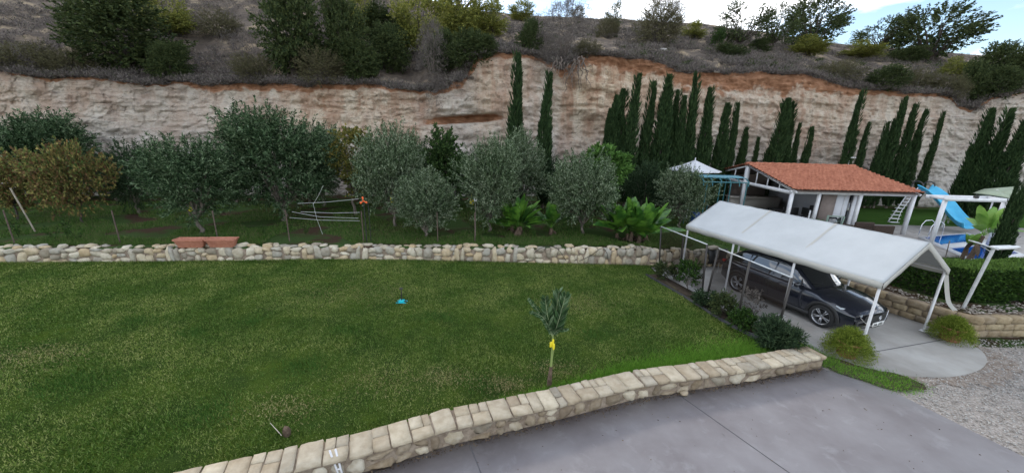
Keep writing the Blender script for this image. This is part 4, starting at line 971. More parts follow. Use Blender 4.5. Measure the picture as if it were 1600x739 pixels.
# ------------------------------------------------------------------ car
def car():
    rear = np.array([8.039, 12.22]); ctr = rear+CD*1.33+CN*.80
    root = bpy.data.objects.new('parked_car', None); COL.objects.link(root); ORG[root.name] = np.zeros(3)
    tag(root, 'black crossover car parked nose out under the white carport', 'car')
    def ss(a, b, x): t = np.clip((x-a)/(b-a), 0, 1); return t*t*(3-2*t)
    def hw(x): return .895-.14*np.clip((x-1.35)/.85, 0, 1)**2-.11*np.clip((-x-1.4)/.8, 0, 1)**2
    zsh = lambda x: np.interp(x, [-2.2, -2.05, -1.2, 0, .9, 1.5, 1.95, 2.2], [.9, .985, 1.0, .975, .95, .885, .79, .70])
    ztp = lambda x: np.interp(x, [-2.2, -2.0, -1.2, 0, .9, 1.3, 1.7, 2.0, 2.14, 2.2], [.92, 1.0, 1.01, .99, 1.0, .985, .93, .85, .79, .72])
    def zl(x):
        z = .2+.1*ss(1.9, 2.2, x)+.12*ss(1.8, 2.2, -x)
        for w in (-1.33, 1.33):
            d = abs(x-w)
            if d < .375: z = max(z, .335+math.sqrt(.375**2-d*d)*.98)
        return z
    def bulge(x): return .24*ss(1.2, 2.2, x)-.16*ss(1.3, 2.2, -x)
    X = np.unique(np.concatenate([np.linspace(-2.2, 2.2, 70), np.linspace(-1.72, -.94, 40), np.linspace(.94, 1.72, 40)]))
    rows = []
    for x in X:
        h = hw(x); a = zl(x); s = zsh(x); t = ztp(x); m = max(.6, a+.015)
        sec = [(h-.07, a), (h-.012, a+(m-a)*.3), (h-.0, m), (h-.03+.012, (m+s)/2+.02), (h-.045, s-.07), (h-.085, s-.015), (h-.17, s+.008), (h-.42, t-.012), (.2, t), (0, t+.002)]
        full = [(y, z) for y, z in sec]+[(-y, z) for y, z in sec[-2::-1]]
        rows.append([(x-bulge(x)*(y/.9)**2, y, z) for y, z in full])
    B = MB().grid(rows); n = len(rows[0])
    for k, r in ((0, rows[0]), (1, rows[-1])):
        for i in range(n//2):
            q = [r[i], r[i+1], r[n-2-i], r[n-1-i]]; B.add(q, [[0, 1, 2, 3] if k else [3, 2, 1, 0]])
    body = build('body', B, M['paint'], root, smooth=True)
    zr = lambda x: np.interp(x, [-2.1, -1.8, -1.5, -1.0, -.45, .05, .35, 1.02], [1.0, 1.25, 1.43, 1.51, 1.535, 1.505, 1.41, .985])
    wb = lambda x: np.interp(x, [-2.1, -1.5, -.5, .5, 1.02], [.66, .77, .81, .79, .72])
    wt = lambda x: wb(x)-.2*np.clip((zr(x)-.97)/.56, 0, 1)
    rows = []; Xc = np.linspace(-2.1, 1.02, 70)
    cb = lambda x, y: x-(.16*ss(.2, 1.0, x)-.1*ss(1.4, 2.1, -x))*(y/.8)**2
    for x in Xc:
        b, t, r = wb(x), wt(x), zr(x); z0 = .95
        sec = [(b, z0), ((b+t)/2+.008, (z0+r-.05)/2), (t, max(z0, r-.05)), (t-.03, r-.018), (t-.1, r-.002), (t*.5, r+.012), (0, r+.018)]
        rows.append([(cb(x, y), y, z) for y, z in sec]+[(cb(x, y), -y, z) for y, z in sec[-2::-1]])
    build('roof', MB().grid(rows), M['paint'], root, smooth=True)
    def side(x, z, s, off=.007):
        b, t, r = wb(x), wt(x), zr(x); f = np.clip((z-.95)/max(.02, r-.05-.95), 0, 1); y = b+(t-b)*f+.008*math.sin(math.pi*f)+off; return (cb(x, y), s*y, z)
    def window(x0, x1, s, zlo=1.0):
        G = []
        for x in np.linspace(x0, x1, 14):
            zh = zr(x)-.085
            if zh < zlo+.01: zh = zlo+.01
            G.append([side(x, zlo+(zh-zlo)*k/5, s) for k in range(6)])
        return MB().grid(G)
    for s in (1, -1):
        for x0, x1 in ((-1.72, -1.16), (-1.12, -.28), (-.23, .78)): build('side_window', window(x0, x1, s), M['glass'], root, smooth=True)
        tr = MB(); tr.tube([side(x, 1.0, s, .012) for x in np.linspace(-1.75, .8, 20)], .009, 5); tr.tube([side(x, max(1.0, zr(x)-.082), s, .01) for x in np.linspace(-1.75, .78, 24)], .007, 5)
        build('window_trim', tr, M['chrome'], root, smooth=True)
    def top_patch(x0, x1, f, off=.007):
        G = []
        for x in np.linspace(x0, x1, 12):
            t = wt(x)-.05; G.append([(cb(x, y)+off*.5, y, zr(x)+.016*(1-(abs(y)/t)**2)+off) for y in np.linspace(-t*f, t*f, 13)])
        return MB().grid(G)
    build('windscreen', top_patch(.36, .99, .97), M['glass'], root, smooth=True)
    build('rear_window', top_patch(-2.0, -1.55, .9), M['glass'], root, smooth=True)
    wp_ = MB(); wp_.tube([(.9, .35, 1.07), (.84, -.25, 1.11)], .008, 5); wp_.tube([(.94, -.1, 1.045), (.8, -.62, 1.12)], .008, 5); build('wiper', wp_, M['clad'], root)
    # cladding and sill
    for s in (1, -1):
        for w in (-1.33, 1.33):
            G = []
            for a in np.linspace(-.12, math.pi+.12, 24):
                G.append([(w+rr*math.cos(a), s*(hw(w)-.012+e), .335+rr*math.sin(a)*.98) for rr, e in ((.35, -.05), (.352, .018), (.43, .016), (.44, -.02))])
            build('wheel_arch_trim', MB().grid(G), M['clad'], root, smooth=True)
        build('sill', MB().box((0, s*.868, .265), (2.0, .07, .13)), M['clad'], root)
        for x0 in (.78, -.26, -1.1):
          d = MB(); d.tube([(x0-.02*z_, s*(hw(x0)+.0025-(.03 if z_ > .8 else 0)*(z_-.8)/.1), z_) for z_ in (.34, .6, .78)], .005, 4)
          build('door_seam', d, M['clad'], root)
        for x0 in (-.12, -.98): build('door_handle', MB().box((x0, s*(hw(x0)-.0), .83), (.19, .035, .03)), M['paint'], root, bevel=.008)
        mr = MB(); mr.box((.6, s*.98, 1.03), (.12, .2, .14)); mo = build('mirror', mr, M['paint'], root, bevel=.04, smooth=True)
        build('mirror_glass', MB().box((.536, s*.98, 1.03), (.006, .16, .1)), M['lampglass'], mo)
    build('underbody', MB().box((0, 0, .28), (3.9, 1.3, .2)), M['clad'], root)
    for w in (-1.33, 1.33): build('wheel_well', MB().box((w, 0, .45), (.8, 1.5, .5)), M['clad'], root)
    # wheels
    for i, (w, s) in enumerate(((-1.33, 1), (1.33, 1), (-1.33, -1), (1.33, -1))):
        ax = np.array([[1, 0, 0], [0, 0, s], [0, 1, 0]]).T.astype(float); c = (w, s*.79, .335)
        ty = MB().lathe([(.225, .1), (.3, .112), (.325, .1), (.335, .07), (.335, -.07), (.325, -.1), (.3, -.11), (.225, -.1)], c, 36, np.array([[1,0,0],[0,0,1.*s],[0,1,0]]))
        wheel = build('wheel', ty, M['tyre'], root, smooth=True)
        A = np.array([[1,0,0],[0,0,1.*s],[0,1,0]]); rm = MB().lathe([(.235, .108), (.222, .1), (.215, .02), (.2, -.05)], c, 36, A); rm.lathe([(.001, .085), (.03, .088), (.045, .07), (.05, .04)], c, 16, A)
        for k in range(10):
            a = k*math.pi/5+(.16 if k % 2 else -.16)*.6; p0 = np.array([.03*math.cos(a), .03*math.sin(a), .07]); p1 = np.array([.222*math.cos(a+(.07 if k % 2 else -.07)), .222*math.sin(a+(.07 if k % 2 else -.07)), .095])
            rm.beam(A@p0+c, A@p1+c, .026, .02)
        build('rim', rm, M['rim'], wheel)
        build('brake_disc', MB().lathe([(.001, .0), (.17, .0), (.2, -.03)], c, 24, A), M['clad'], wheel)
    # nose
    def fx(y, z): return 2.2-.24*(y/.9)**2+.012
    def patch(ys, zf, nz=5, off=0.): return MB().grid([[(fx(y, 0)+off, y, zf(y)[0]+(zf(y)[1]-zf(y)[0])*k/nz) for k in range(nz+1)] for y in ys])
    build('grille', patch(np.linspace(-.5, .5, 21), lambda y: (.36+.13*(abs(y)/.5)**2, .665), off=.004), M['clad'], root)
    tr = MB(); tr.tube([(fx(y, 0)+.012, y, .35+.13*(abs(y)/.5)**2 if abs(y) < .5 else .48+(abs(y)-.5)*1.0) for y in np.linspace(-.66, .66, 31)], .009, 6); build('chrome_wing', tr, M['chrome'], root, smooth=True)
    em = MB(); em.lathe([(.055, .0), (.065, .008), (.055, .014)], (2.225, 0, .58), 20, np.array([[0,0,1.],[1,0,0],[0,1,0]])); em.tube([(2.232, -.05, .6), (2.232, -.02, .585), (2.232, 0, .565), (2.232, .02, .585), (2.232, .05, .6)], .007, 5); build('emblem', em, M['chrome'], root, smooth=True)
    build('lower_intake', patch(np.linspace(-.58, .58, 15), lambda y: (.31, .35), 2, off=.006), M['clad'], root)
    pl = build('number_plate', MB().box((2.225, 0, .405), (.012, .52, .115)), M['plate'], root)
    pk = MB()
    for y, w in ((-.2, .035), (-.14, .04), (-.085, .035), (.02, .03), (.08, .04), (.14, .035)): pk.box((2.2325, y, .405), (.002, w, .07))
    build('plate_marks', pk, M['platemark'], pl)
    for s in (1, -1):
        G = []
        for t in np.linspace(0, 1, 10):
            x = 2.12-.42*t; y = .5+.32*t; yy = hw(x)*.97 if t > .6 else .5+.36*t/.9
            yb_ = min(yy, hw(x)-.02); xb = x-.0
            G.append([(xb-bulge(x)*(yb_/.9)**2+.02*(1-t)+.01, s*(yb_+.025), zsh(x)-.035-k*(.085-.05*t)/3) for k in range(4)])
        build('headlight', MB().grid(G), M['lampglass'], root, smooth=True)
        build('fog_intake', MB().box((2.07, s*.68, .4), (.05, .1, .16)), M['clad'], root, bevel=.02)
        build('tail_light', MB().box((-2.08, s*.66, .9), (.1, .26, .08)), mat('tail_lamp', (.3, .01, .01), .2), root, bevel=.02)
    root.location = (ctr[0], ctr[1], .04); root.rotation_euler = (0, 0, CYAW)
car()

# ------------------------------------------------------------------ fence with bed beside the carport
rng = np.random.default_rng(61)
def panel(label, tops, bots):
    B = [at(*b, .12) for b in bots]; Tt = [aty(*t, b[1]) for t, b in zip(tops, B)]
    z = np.mean([t[2] for t in Tt]); T = thing('fence_panel', label, 'fence', tuple(B[0]), 'netted fence panels beside the carport')
    rail = MB().beam(Tt[0], Tt[-1], .035, .03); build('top_rail', rail, M['galv'], T)
    for b, t in zip(B, Tt):
        build('post', MB().beam(b-[0, 0, .15], t, .045), M['steel'], T)
    lo0 = B[0]+[0, 0, .1]; lo1 = B[-1]+[0, 0, .1]
    nm = MB().add([lo0, lo1, Tt[-1]-[0, 0, .03], Tt[0]-[0, 0, .03]], [[0, 1, 2, 3]]); build('net', nm, M['net'], T)
    return B, Tt
b0 = at(1028, 430, .12); 
panel('left fence panel with a pale top rail, nearer to the rubble wall', [(1033, 354), (1068, 368), (1105, 382)], [(1030, 425), (1062, 437), (1097, 460)])
panel('right fence panel with a pale top rail, hiding the car door', [(1123, 388), (1172, 408), (1238, 434)], [(1103, 468), (1150, 505), (1214, 518)])
bed = Path([(5.15, 13.3), (5.75, 11.4), (6.2, 9.6), (6.75, 8.6)])
T = thing('flower_bed', 'narrow planted bed edged with dark boards along the fence', 'flower bed', (6.2, 10.8, 0))
build('soil', core(bed, .03, .62, lambda x: -.02, lambda x: .14, .4), M['soil'], T)
e = core(bed, 0, .03, lambda x: -.02, lambda x: .19, .4); build('edging', e, M['black'], T)
def bush(name, label, px, py, z, r, h, seed, m=M['hedge'], L=.07, Wd=.03, group=None, ntw=160, droop=.0, up=.6, cat='shrub'):
    rng = np.random.default_rng(seed); q = at(px, py, z); C, Rl = lobes(rng, 7, r, r*.8, h/2, h/2+.05, .6, (.4, .6))
    t = thing(name, label, cat, tuple(q), group); cm = crown(rng, C, Rl, ntw, 18, .22, L, Wd, up, inner=.1, droop=droop)
    cm.v = [v+q for v in cm.v]; build('foliage', cm, m, t); st = limbs(rng, C, (0, 0, -.1), (0, 0, .12), .015); st.v = [v+q for v in st.v]; build('stem', st, M['bark'], t); return t
BG = 'shrubs in the bed along the fence'
bush('shrub', 'greyish low shrub at the rubble wall end of the bed', 1042, 436, .1, .45, .45, 1, M['hillbush'], group=BG)
bush('rose_bush', 'upright rose bush in front of the left fence panel', 1075, 452, .12, .4, 1.15, 2, M['hedge'], group=BG)
bush('shrub', 'small shrub between the two fence panels', 1100, 478, .12, .3, .4, 3, M['olive_dark'], group=BG)
bush('shrub', 'leafy shrub in front of the middle post of the right fence panel', 1125, 492, .12, .42, .55, 4, M['hillbush'], group=BG)
bush('rose_bush', 'thin rose bush rising behind the right fence panel', 1172, 500, .12, .3, 1.1, 5, M['twig'], group=BG, ntw=60)
bush('shrub', 'dark low shrub left of the big bush at the end of the bed', 1160, 515, .12, .4, .45, 6, M['hedge'], group=BG)
bush('rosemary_bush', 'big dark spiky bush at the near end of the bed by the low wall', 1212, 541, .1, .62, .7, 7, M['olive_dark'], .13, .02, BG, 420)

# potted ferns
def fern(label, px, py, seed, s=1.):
    q = at(px, py, .045); rng = np.random.default_rng(seed); T = thing('potted_fern', label, 'potted plant', tuple(q), 'asparagus ferns in pots at the carport entrance')
    p = MB().lathe([(.001, .0), (.2, .0), (.24, .34), (.26, .34), (.26, .38), (.22, .38), (.21, .34), (.001, .34)], q, 24); build('pot', p, M['terracotta'], T, smooth=False)
    mb = MB(); n = 1700; a = rng.uniform(0, 6.28, n); el = rng.uniform(-.55, 1.45, n); L = rng.uniform(.36, .52, n)*s
    t = np.linspace(.1, 1, 12)[None, :, None]; d = np.stack([np.cos(a)*np.cos(el), np.sin(a)*np.cos(el), np.sin(el)], 1)
    P = q+[0, 0, .36]+d[:, None]*t*L[:, None, None]*[1.1, 1.1, .85]; P[..., 2] -= (t[..., 0]**2.2)*L[:, None]*.5*np.cos(el)[:, None]
    leaves(mb, P.reshape(-1, 3), (d[:, None]*.6+rng.normal(size=P.shape)*.7).reshape(-1, 3), .06, .012, rng); build('fronds', mb, M['fern'], T)
    return T
fern('potted yellow green fern in front of the car nose by the low wall', 1322, 554, 1, 1.05)
fern('potted yellow green fern against the sandy retaining wall', 1483, 530, 2, .9)

# hedge on the retaining wall -------------------------------------------------
rng = np.random.default_rng(71)
hp = Path([(12.15, 13.0), (13.35, 10.75), (13.75, 10.45), (15.6, 10.6), (22, 11.8)]); n = 52000
t = rng.uniform(0, hp.L, n); HW, HH = .95, 1.02
face = rng.choice(3, n, p=[.42, .36, .22]); u = rng.uniform(0, 1, n); v = rng.uniform(0, 1, n); P = np.zeros((n, 3)); D = np.zeros((n, 3))
for i in range(n):
    p, a, nn = hp(t[i]); dpt = abs(rng.normal())*.06
    w, z, dd = ((dpt, v[i]*HH, (-nn[0], -nn[1], .3)), (u[i]*HW, HH-dpt, (0, 0, 1)), (HW-dpt, v[i]*HH, (nn[0], nn[1], .3)))[face[i]]
    b = .05*noise.noise(Vector((p[0]*2, p[1]*2, z*2))); P[i] = (p[0]+nn[0]*(w+(b if face[i] != 1 else 0)), p[1]+nn[1]*(w+b), .6+z+b); D[i] = dd
T = thing('hedge', 'clipped dark hedge with a fresh green top on the retaining wall', 'hedge', (13.5, 11, .6))
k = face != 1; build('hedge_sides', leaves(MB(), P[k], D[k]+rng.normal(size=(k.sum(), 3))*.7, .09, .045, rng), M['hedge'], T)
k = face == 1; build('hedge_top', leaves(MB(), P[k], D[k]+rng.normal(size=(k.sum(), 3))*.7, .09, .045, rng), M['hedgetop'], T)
build('hedge_core', core(hp, .1, HW-.1, lambda x: .5, lambda x: .6+HH-.1, .4), M['bark_dark'], T)

# ------------------------------------------------------------------ pool house
X0, X1, Y0, YR, Y1, ZT = 14.4, 20.7, 19.1, 23.15, 26.6, .58
ZE = .5+2.259; ZR = .5+3.173; ZE2 = ZR-(ZR-ZE)*(Y1-YR)/(YR-Y0)
T = thing('pool_house', 'open white pool house with a gabled terracotta tile roof', 'pool house', (X0, Y0, ZT))
def roof_side(ya, za, yb_, zb_):
    nx, ny = 190, 15; G = []
    L = math.hypot(yb_-ya, zb_-za)
    for j in range(ny):
        for e in (0., .96):
            s = (j+e)/ny; G.append([(x, ya+(yb_-ya)*s, za+(zb_-za)*s+.07*(1-e)+.055*abs(math.sin((x-X0)*math.pi/.21))) for x in np.linspace(X0-.15, X1+.15, nx)])
    return MB().grid(G)
sl = (ZR-ZE)/(YR-Y0)
rt = build('roof', roof_side(Y0-.35, ZE-.35*sl+.08, YR, ZR+.08), M['roofpan'], T); rt.modifiers.new('s', 'SOLIDIFY').thickness = .02
rt2 = build('rear_roof', roof_side(Y1+.3, ZE2-.3*sl+.08, YR, ZR+.08), M['roofpan'], T)
build('ridge_cap', MB().tube([(x, YR, ZR+.13+.012*math.sin(x*14)) for x in np.linspace(X0-.2, X1+.2, 90)], .1, 8), M['roofpan'], T, smooth=True)
c_ = MB(); c_.add([(X0-.1, Y0-.3, ZE-.3*sl+.04), (X1+.1, Y0-.3, ZE-.3*sl+.04), (X1+.1, YR, ZR+.04), (X0-.1, YR, ZR+.04)], [[0, 1, 2, 3]]); c_.add([(X0-.1, Y1+.25, ZE2-.25*sl+.04), (X1+.1, Y1+.25, ZE2-.25*sl+.04), (X1+.1, YR, ZR+.04), (X0-.1, YR, ZR+.04)], [[3, 2, 1, 0]]); build('ceiling', c_, M['darkwall'], T)
fx = [X0, aty(1276, 320, Y0)[0], aty(1341, 320, Y0)[0], X1]
for x in fx: build('post', MB().box((x, Y0, (ZT+ZE)/2), (.14, .14, ZE-ZT)), M['white'], T)
for y, z in ((YR, ZR-.05), (Y1, ZE2)):
    for x in (X0, X1): build('post', MB().box((x, y, (ZT+z)/2), (.2, .2, z-ZT)), M['white'], T)
bm_ = MB(); bm_.box(((X0+X1)/2, Y0-.0, ZE-.08), (X1-X0+.2, .12, .17))
build('front_beam', bm_, M['white'], T)
for x in (X0, X1):
    g = MB(); zt2 = ZE-.12; g.beam((x, Y0+.1, zt2), (x, Y1, zt2), .1, .17); g.beam((x-.01, Y0-.3, ZE-.3*sl), (x-.01, YR, ZR), .06, .1); g.beam((x-.01, Y1+.25, ZE2-.25*sl), (x-.01, YR, ZR), .06, .1)
    for f in (.25, .5, .75, 1.3, 1.6):
        y = Y0+(YR-Y0)*f; zz = ZE+(ZR-ZE)*(f if f < 1 else 1-(f-1)*1.0); g.beam((x, y, zt2), (x, y, max(zt2+.1, zz)), .05, .05)
    build('gable_truss', g, M['white'], T)
xw = fx[2]
build('back_wall', MB().box(((X0+xw)/2, Y1-.15, (ZT+ZE2)/2), (xw-X0, .14, ZE2-ZT-.05)), M['darkwall'], T)
yf = Y0+.45; xa = aty(1279, 330, yf)[0]; xb = aty(1301, 330, yf)[0]; xc = aty(1340, 330, yf)[0]
build('room_wall', MB().box(((xa+xb)/2, yf, (ZT+ZE)/2), (xb-xa, .1, ZE-ZT)), M['darkwall'], T)
dw = MB(); dw.box(((xb+xc)/2, yf+.06, (ZT+ZE)/2), (xc-xb, .1, ZE-ZT)); build('door_wall', dw, M['whitewall'], T)
dr_ = build('sliding_door', MB().box((xb+(xc-xb)*.6, yf-.005, ZT+1.05), (.12*(xc-xb), .02, 2.05)), M['glass'], T)
build('door_frame', MB().box((xb+(xc-xb)*.35, yf-.02, ZT+1.05), (.06, .04, 2.1)).box((xb+(xc-xb)*.7, yf-.02, ZT+1.05), (.06, .04, 2.1)), M['white'], dr_)
build('side_wall', MB().box((xc, (yf+Y1)/2, (ZT+ZE)/2-.1), (.1, Y1-yf, ZE-ZT-.2)), M['whitewall'], T)
cm_ = MB().box((16.2, 24.9, ZT+.45), (3.2, .7, .9)); cm_.box((16.2, 24.85, ZT+.93), (3.4, .85, .06)); o = build('kitchen_counter', cm_, M['counter'], org=(16.2, 24.9, ZT)); tag(o, 'pale stone kitchen counter inside the pool house', 'counter')
def chair_at(x, y, rz, label, group, z=ZT, h=.85):
    global CH
    if CH is None:
        t = thing('bar_chair', label, 'chair', (0, 0, 0), group); build('seat', MB().box((0, 0, .5), (.42, .42, .05)), M['black'], t, bevel=.01); build('backrest', MB().box((0, .2, .78), (.4, .04, .42)), M['black'], t, bevel=.01)
        for a in (-1, 1):
            for b in (-1, 1): build('leg', MB().beam((a*.18, b*.18, 0), (a*.16, b*.16, .48), .03), M['black'], t)
        CH = t; t.location = (x, y, z); t.rotation_euler.z = rz; return t
    c = copy_tree(CH, (x, y, z), rz); tag(c, label, 'chair', group); return c
CH = None
for i, (px, py, l) in enumerate([(1243, 343, 'black chair just right of the pool house corner post'), (1258, 348, 'black chair at the table inside the pool house, second from the corner post'), (1217, 338, 'black chair left of the pool house corner post under the gable'), (1268, 343, 'black chair beside the second front post of the pool house')]):
    q = at(px, py, ZT); q[1] = 20.6+.3*i; chair_at(aty(px, py, q[1])[0], q[1], i*1.9, l, 'black chairs inside the pool house')
T = thing('table', 'dark low table between the black chairs of the pool house', 'table', (15.9, 21.6, ZT)); build('table_top', MB().box((15.9, 21.6, ZT+.74), (1.3, .8, .04)), M['black'], T)
for a in (-1, 1):
    for b in (-1, 1): build('leg', MB().beam((15.9+a*.58, 21.6+b*.33, ZT), (15.9+a*.58, 21.6+b*.33, ZT+.72), .05), M['black'], T)
q = aty(1266, 330, 18.6); o = build('white_post', MB().tube([(q[0], 18.6, ZT), (q[0], 18.6, ZT+1.25)], .035, 8), M['white'], org=(q[0], 18.6, ZT)); tag(o, 'short white pipe standing in front of the pool house behind the carport roof', 'post')
# brown wicker sofas, seen from behind
def sofa(label, px0, px1, yd, h, rz=0):
    a = aty(px0, 350, yd); b = aty(px1, 350, yd); w = b[0]-a[0]; cx = (a[0]+b[0])/2; T = thing('wicker_sofa', label, 'sofa', (cx, yd, ZT), 'brown wicker sofas by the pool')
    s = MB(); s.box((0, 0, .2), (w, .8, .4)); bk = MB(); bk.box((0, -.42, .4), (w, .14, .8)); ar = MB(); ar.box((-w/2+.08, 0, .3), (.16, .8, .6)); ar.box((w/2-.08, 0, .3), (.16, .8, .6)); cu = MB(); cu.box((0, .04, .46), (w-.36, .66, .13))
    for nm, m_, mt_ in (('base', s, 'wicker'), ('backrest', bk, 'wicker'), ('armrests', ar, 'wicker'), ('cushion', cu, 'cushion')):
        m_.v = [v*[1, 1, h]+[cx, yd, ZT] for v in m_.v]; build(nm, m_, M[mt_], T, bevel=.03)
sofa('left brown wicker sofa turned away behind the carport roof', 1324, 1352, 18.0, 1.15)
sofa('right brown wicker sofa with the slanting pale edge near the corner post', 1353, 1384, 17.5, 1.1)
q = aty(1296, 345, 18.1); T = thing('lounge_chair', 'sage green lounge chair with a dark back in front of the white doors', 'chair', (q[0], 18.1, ZT))
build('frame', MB().beam((q[0]-.1, 18.1, ZT), (q[0]-.3, 17.9, ZT+1.15), .06).beam((q[0]+.55, 18.1, ZT), (q[0]+.5, 17.9, ZT+1.1), .06).beam((q[0]-.3, 17.9, ZT+1.12), (q[0]+.5, 17.9, ZT+1.1), .05), M['sage'], T); build('backrest', MB().box((q[0]+.12, 17.95, ZT+.75), (.6, .04, .6)), M['glass'], T); build('seat', MB().box((q[0]+.12, 18.3, ZT+.4), (.75, .7, .1)), M['sage'], T, bevel=.03)
q = aty(1285, 345, 17.6); o = bush('sage_bush', 'rounded sage green bush left of the lounge chair', 1286, 362, ZT, .45, .8, 15, M['olive'], ntw=300)
o.location = (q[0], 17.8, ZT)
# lamp on the far side of the roof
q = aty(1324, 262, 27); T = thing('garden_lamp', 'slim garden lamp rising behind the tiled roof ridge', 'lamp', (q[0], 27, ZT)); zt3 = aty(1326, 247, 27)[2]; build('pole', MB().tube([(q[0], 27, ZT), (q[0], 27, zt3)], .03, 7), M['galv'], T); build('lamp_head', MB().box((q[0]+.15, 27, zt3+.03), (.42, .2, .07)), M['white'], T, bevel=.02)

# parasol, frame, barrel -------------------------------------------------------
yp = 22.; ap = aty(1085, 250, yp); l_ = aty(1047, 265, yp); r_ = aty(1121, 266, yp); rad = (r_[0]-l_[0])/2; cxp = (l_[0]+r_[0])/2; ze = l_[2]
T = thing('parasol', 'white pyramid parasol left of the tiled roof', 'parasol', (cxp, yp, .5)); cm_ = MB(); A_ = [np.array([cxp+rad*math.cos(k*math.pi/4+.39)*1.06, yp+rad*math.sin(k*math.pi/4+.39)*1.06, ze]) for k in range(8)]; top = np.array([cxp, yp, ap[2]])
for k in range(8):
    a, b = A_[k], A_[(k+1) % 8]; G = []
    for s in np.linspace(0, 1, 6):
        p0 = top+(a-top)*s; p1 = top+(b-top)*s; G.append([p0+(p1-p0)*u_-[0, 0, .03*math.sin(math.pi*s)+.05*s*math.sin(math.pi*u_)] for u_ in np.linspace(0, 1, 5)])
    cm_.grid(G)
o = build('canopy', cm_, M['umbrella'], T, smooth=False); o.modifiers.new('s', 'SOLIDIFY').thickness = .01
build('pole', MB().tube([(cxp, yp, .5), (cxp, yp, ap[2]+.12)], .03, 8), M['white'], T, smooth=True)
rb = MB(); [rb.beam(top-[0, 0, .07], a-[0, 0, .04], .02) for a in A_]; build('ribs', rb, M['white'], T)
yd = 18.6; a = aty(1096, 285, yd); b = aty(1170, 292, yd); zt4 = aty(1130, 280, yd)[2]; T = thing('teal_frame', 'teal steel arched frame standing in front of the pool house gable', 'swing frame', (a[0], yd, .5)); w = b[0]-a[0]
fm = MB(); cl = MB()
for yy in (yd, yd+1.9): fm.tube([(a[0]+.1, yy, zt4-.16), (b[0], yy, zt4-.16)], .03, 7)
for k in range(6):
    x = a[0]+.12+(w-.15)*k/5
    fm.tube([(x, yd-.02, zt4-.35), (x, yd+.05, zt4-.1), (x, yd+.3, zt4+.02), (x, yd+.95, zt4+.06), (x, yd+1.6, zt4+.02), (x, yd+1.88, zt4-.12)], .028, 7)
build('top_frame', fm, M['teal'], T, smooth=True)
cl.grid([[(x, yd+.25+1.4*u_, zt4+.04+.05*math.sin(math.pi*u_)) for u_ in np.linspace(0, 1, 6)] for x in np.linspace(a[0]+.15, b[0]-.05, 12)]); build('cover', cl, M['tealcloth'], T)
for x in (a[0]+.3, a[0]+.12+w*.35, a[0]+w*.62, b[0]-.1):
    for yy in (yd, yd+1.9): build('leg', MB().tube([(x, yy, .5), (x, yy, zt4-.16)], .025, 7), M['teal'], T)
q = aty(1085, 338, 20.6); q[2] = .5; T = thing('blue_barrel', 'blue plastic barrel under the small pale olive', 'barrel', tuple(q)); build('drum', MB().lathe([(.001, 0), (.24, 0), (.26, .03), (.255, .2), (.27, .22), (.255, .24), (.255, .45), (.27, .47), (.255, .49), (.25, .66), (.22, .69), (.001, .69)], q, 24), M['barrel'], T, smooth=True); build('lid', MB().lathe([(.001, .7), (.24, .7), (.25, .67)], q, 24), M['barrel'], T)

# pool, slide, ladder ----------------------------------------------------------
pc = [at(*p_, .66)[:2] for p_ in ((1444, 371), (1512, 365.5), (1592, 396), (1528, 406))]; pc = [np.array(p_) for p_ in pc]; cc = sum(pc)/4
out = [cc+(p_-cc)*1.12 for p_ in pc]
struct('pool_coping', MB().poly(out, .5, .66), M['pooltile']); struct('pool_water', MB().poly(pc, .668), M['water'])
d0 = pc[0]+(pc[3]-pc[0])*.38; d1 = pc[1]+(pc[2]-pc[1])*.38; e0 = pc[0]+(pc[3]-pc[0])*.55; e1 = pc[1]+(pc[2]-pc[1])*.55
struct('pool_divider', MB().poly([d0, d1, e1, e0], .6, .7), M['pooltile'])
S0 = aty(1443, 297, 22.3); S1 = at(1513, 362, .66); S1[2] = .72
T = thing('water_slide', 'bright blue water slide running down into the pool', 'water slide', (S0[0], S0[1], .58)); G = []
ts = np.linspace(0, 1, 26); side_ = np.array([-(S1-S0)[1], (S1-S0)[0], 0]); side_ /= np.linalg.norm(side_)
for t in ts:
    zf = 1-(t*1.05-.0)**1.0 if False else None
    zc_ = S0[2]+(S1[2]-S0[2])*(t+.10*math.sin(2*math.pi*t)*-.6 if t > 0 else 0); c = S0+(S1-S0)*t; c[2] = zc_+(.0 if t < .85 else .12*((t-.85)/.15)**2)
    c = c+side_*.18*math.sin(math.pi*t)
    G.append([c+side_*w_+[0, 0, h_] for w_, h_ in ((-.55, .3), (-.5, .34), (-.45, .26), (-.37, .06), (-.2, 0), (.2, 0), (.37, .06), (.45, .26), (.5, .34), (.55, .3))])
o = build('chute', MB().grid(G), M['slide'], T, smooth=True); o.modifiers.new('s', 'SOLIDIFY').thickness = .03
hm = MB()
dx = (S1-S0)*[1, 1, 0]; dx /= np.linalg.norm(dx)
for s in (-.42, .42):
    b = S0+side_*s; hd = build('handrail', MB().tube(curve([b+dx*.2+[0, 0, .25], b+dx*.12+[0, 0, .42], b-dx*.12+[0, 0, .5], b-dx*.34+[0, 0, .36], b-dx*.38-[0, 0, .1]], 5), .035, 8), M['steel'], T, smooth=True)
b = S0-dx*.45; pf = MB().box(b-[0, 0, .05], (.9, .9, .06), math.atan2(dx[1], dx[0])); build('platform', pf, M['slide'], T, bevel=.02)
sp_ = MB(); sp_.tube([b*[1, 1, 0]+[0, 0, .58], b], .07, 8); c = (S0+S1)/2+side_*.18; sp_.tube([[c[0], c[1], .58], [c[0], c[1], (S0[2]+S1[2])/2-.02]], .05, 8); build('support', sp_, M['galv'], T, smooth=True)
lt = aty(1428, 306, 22.6); lb = aty(1397, 344, 22.0); lb[2] = .62
for k in range(9):
    f = k/8; c = lb+(lt-lb)*f; c = c+np.array([0, .25*math.sin(f*3.1), 0]); build('step', MB().box(c, (.5-.12*f, .26, .025), .25*k/4), M['white'], T)
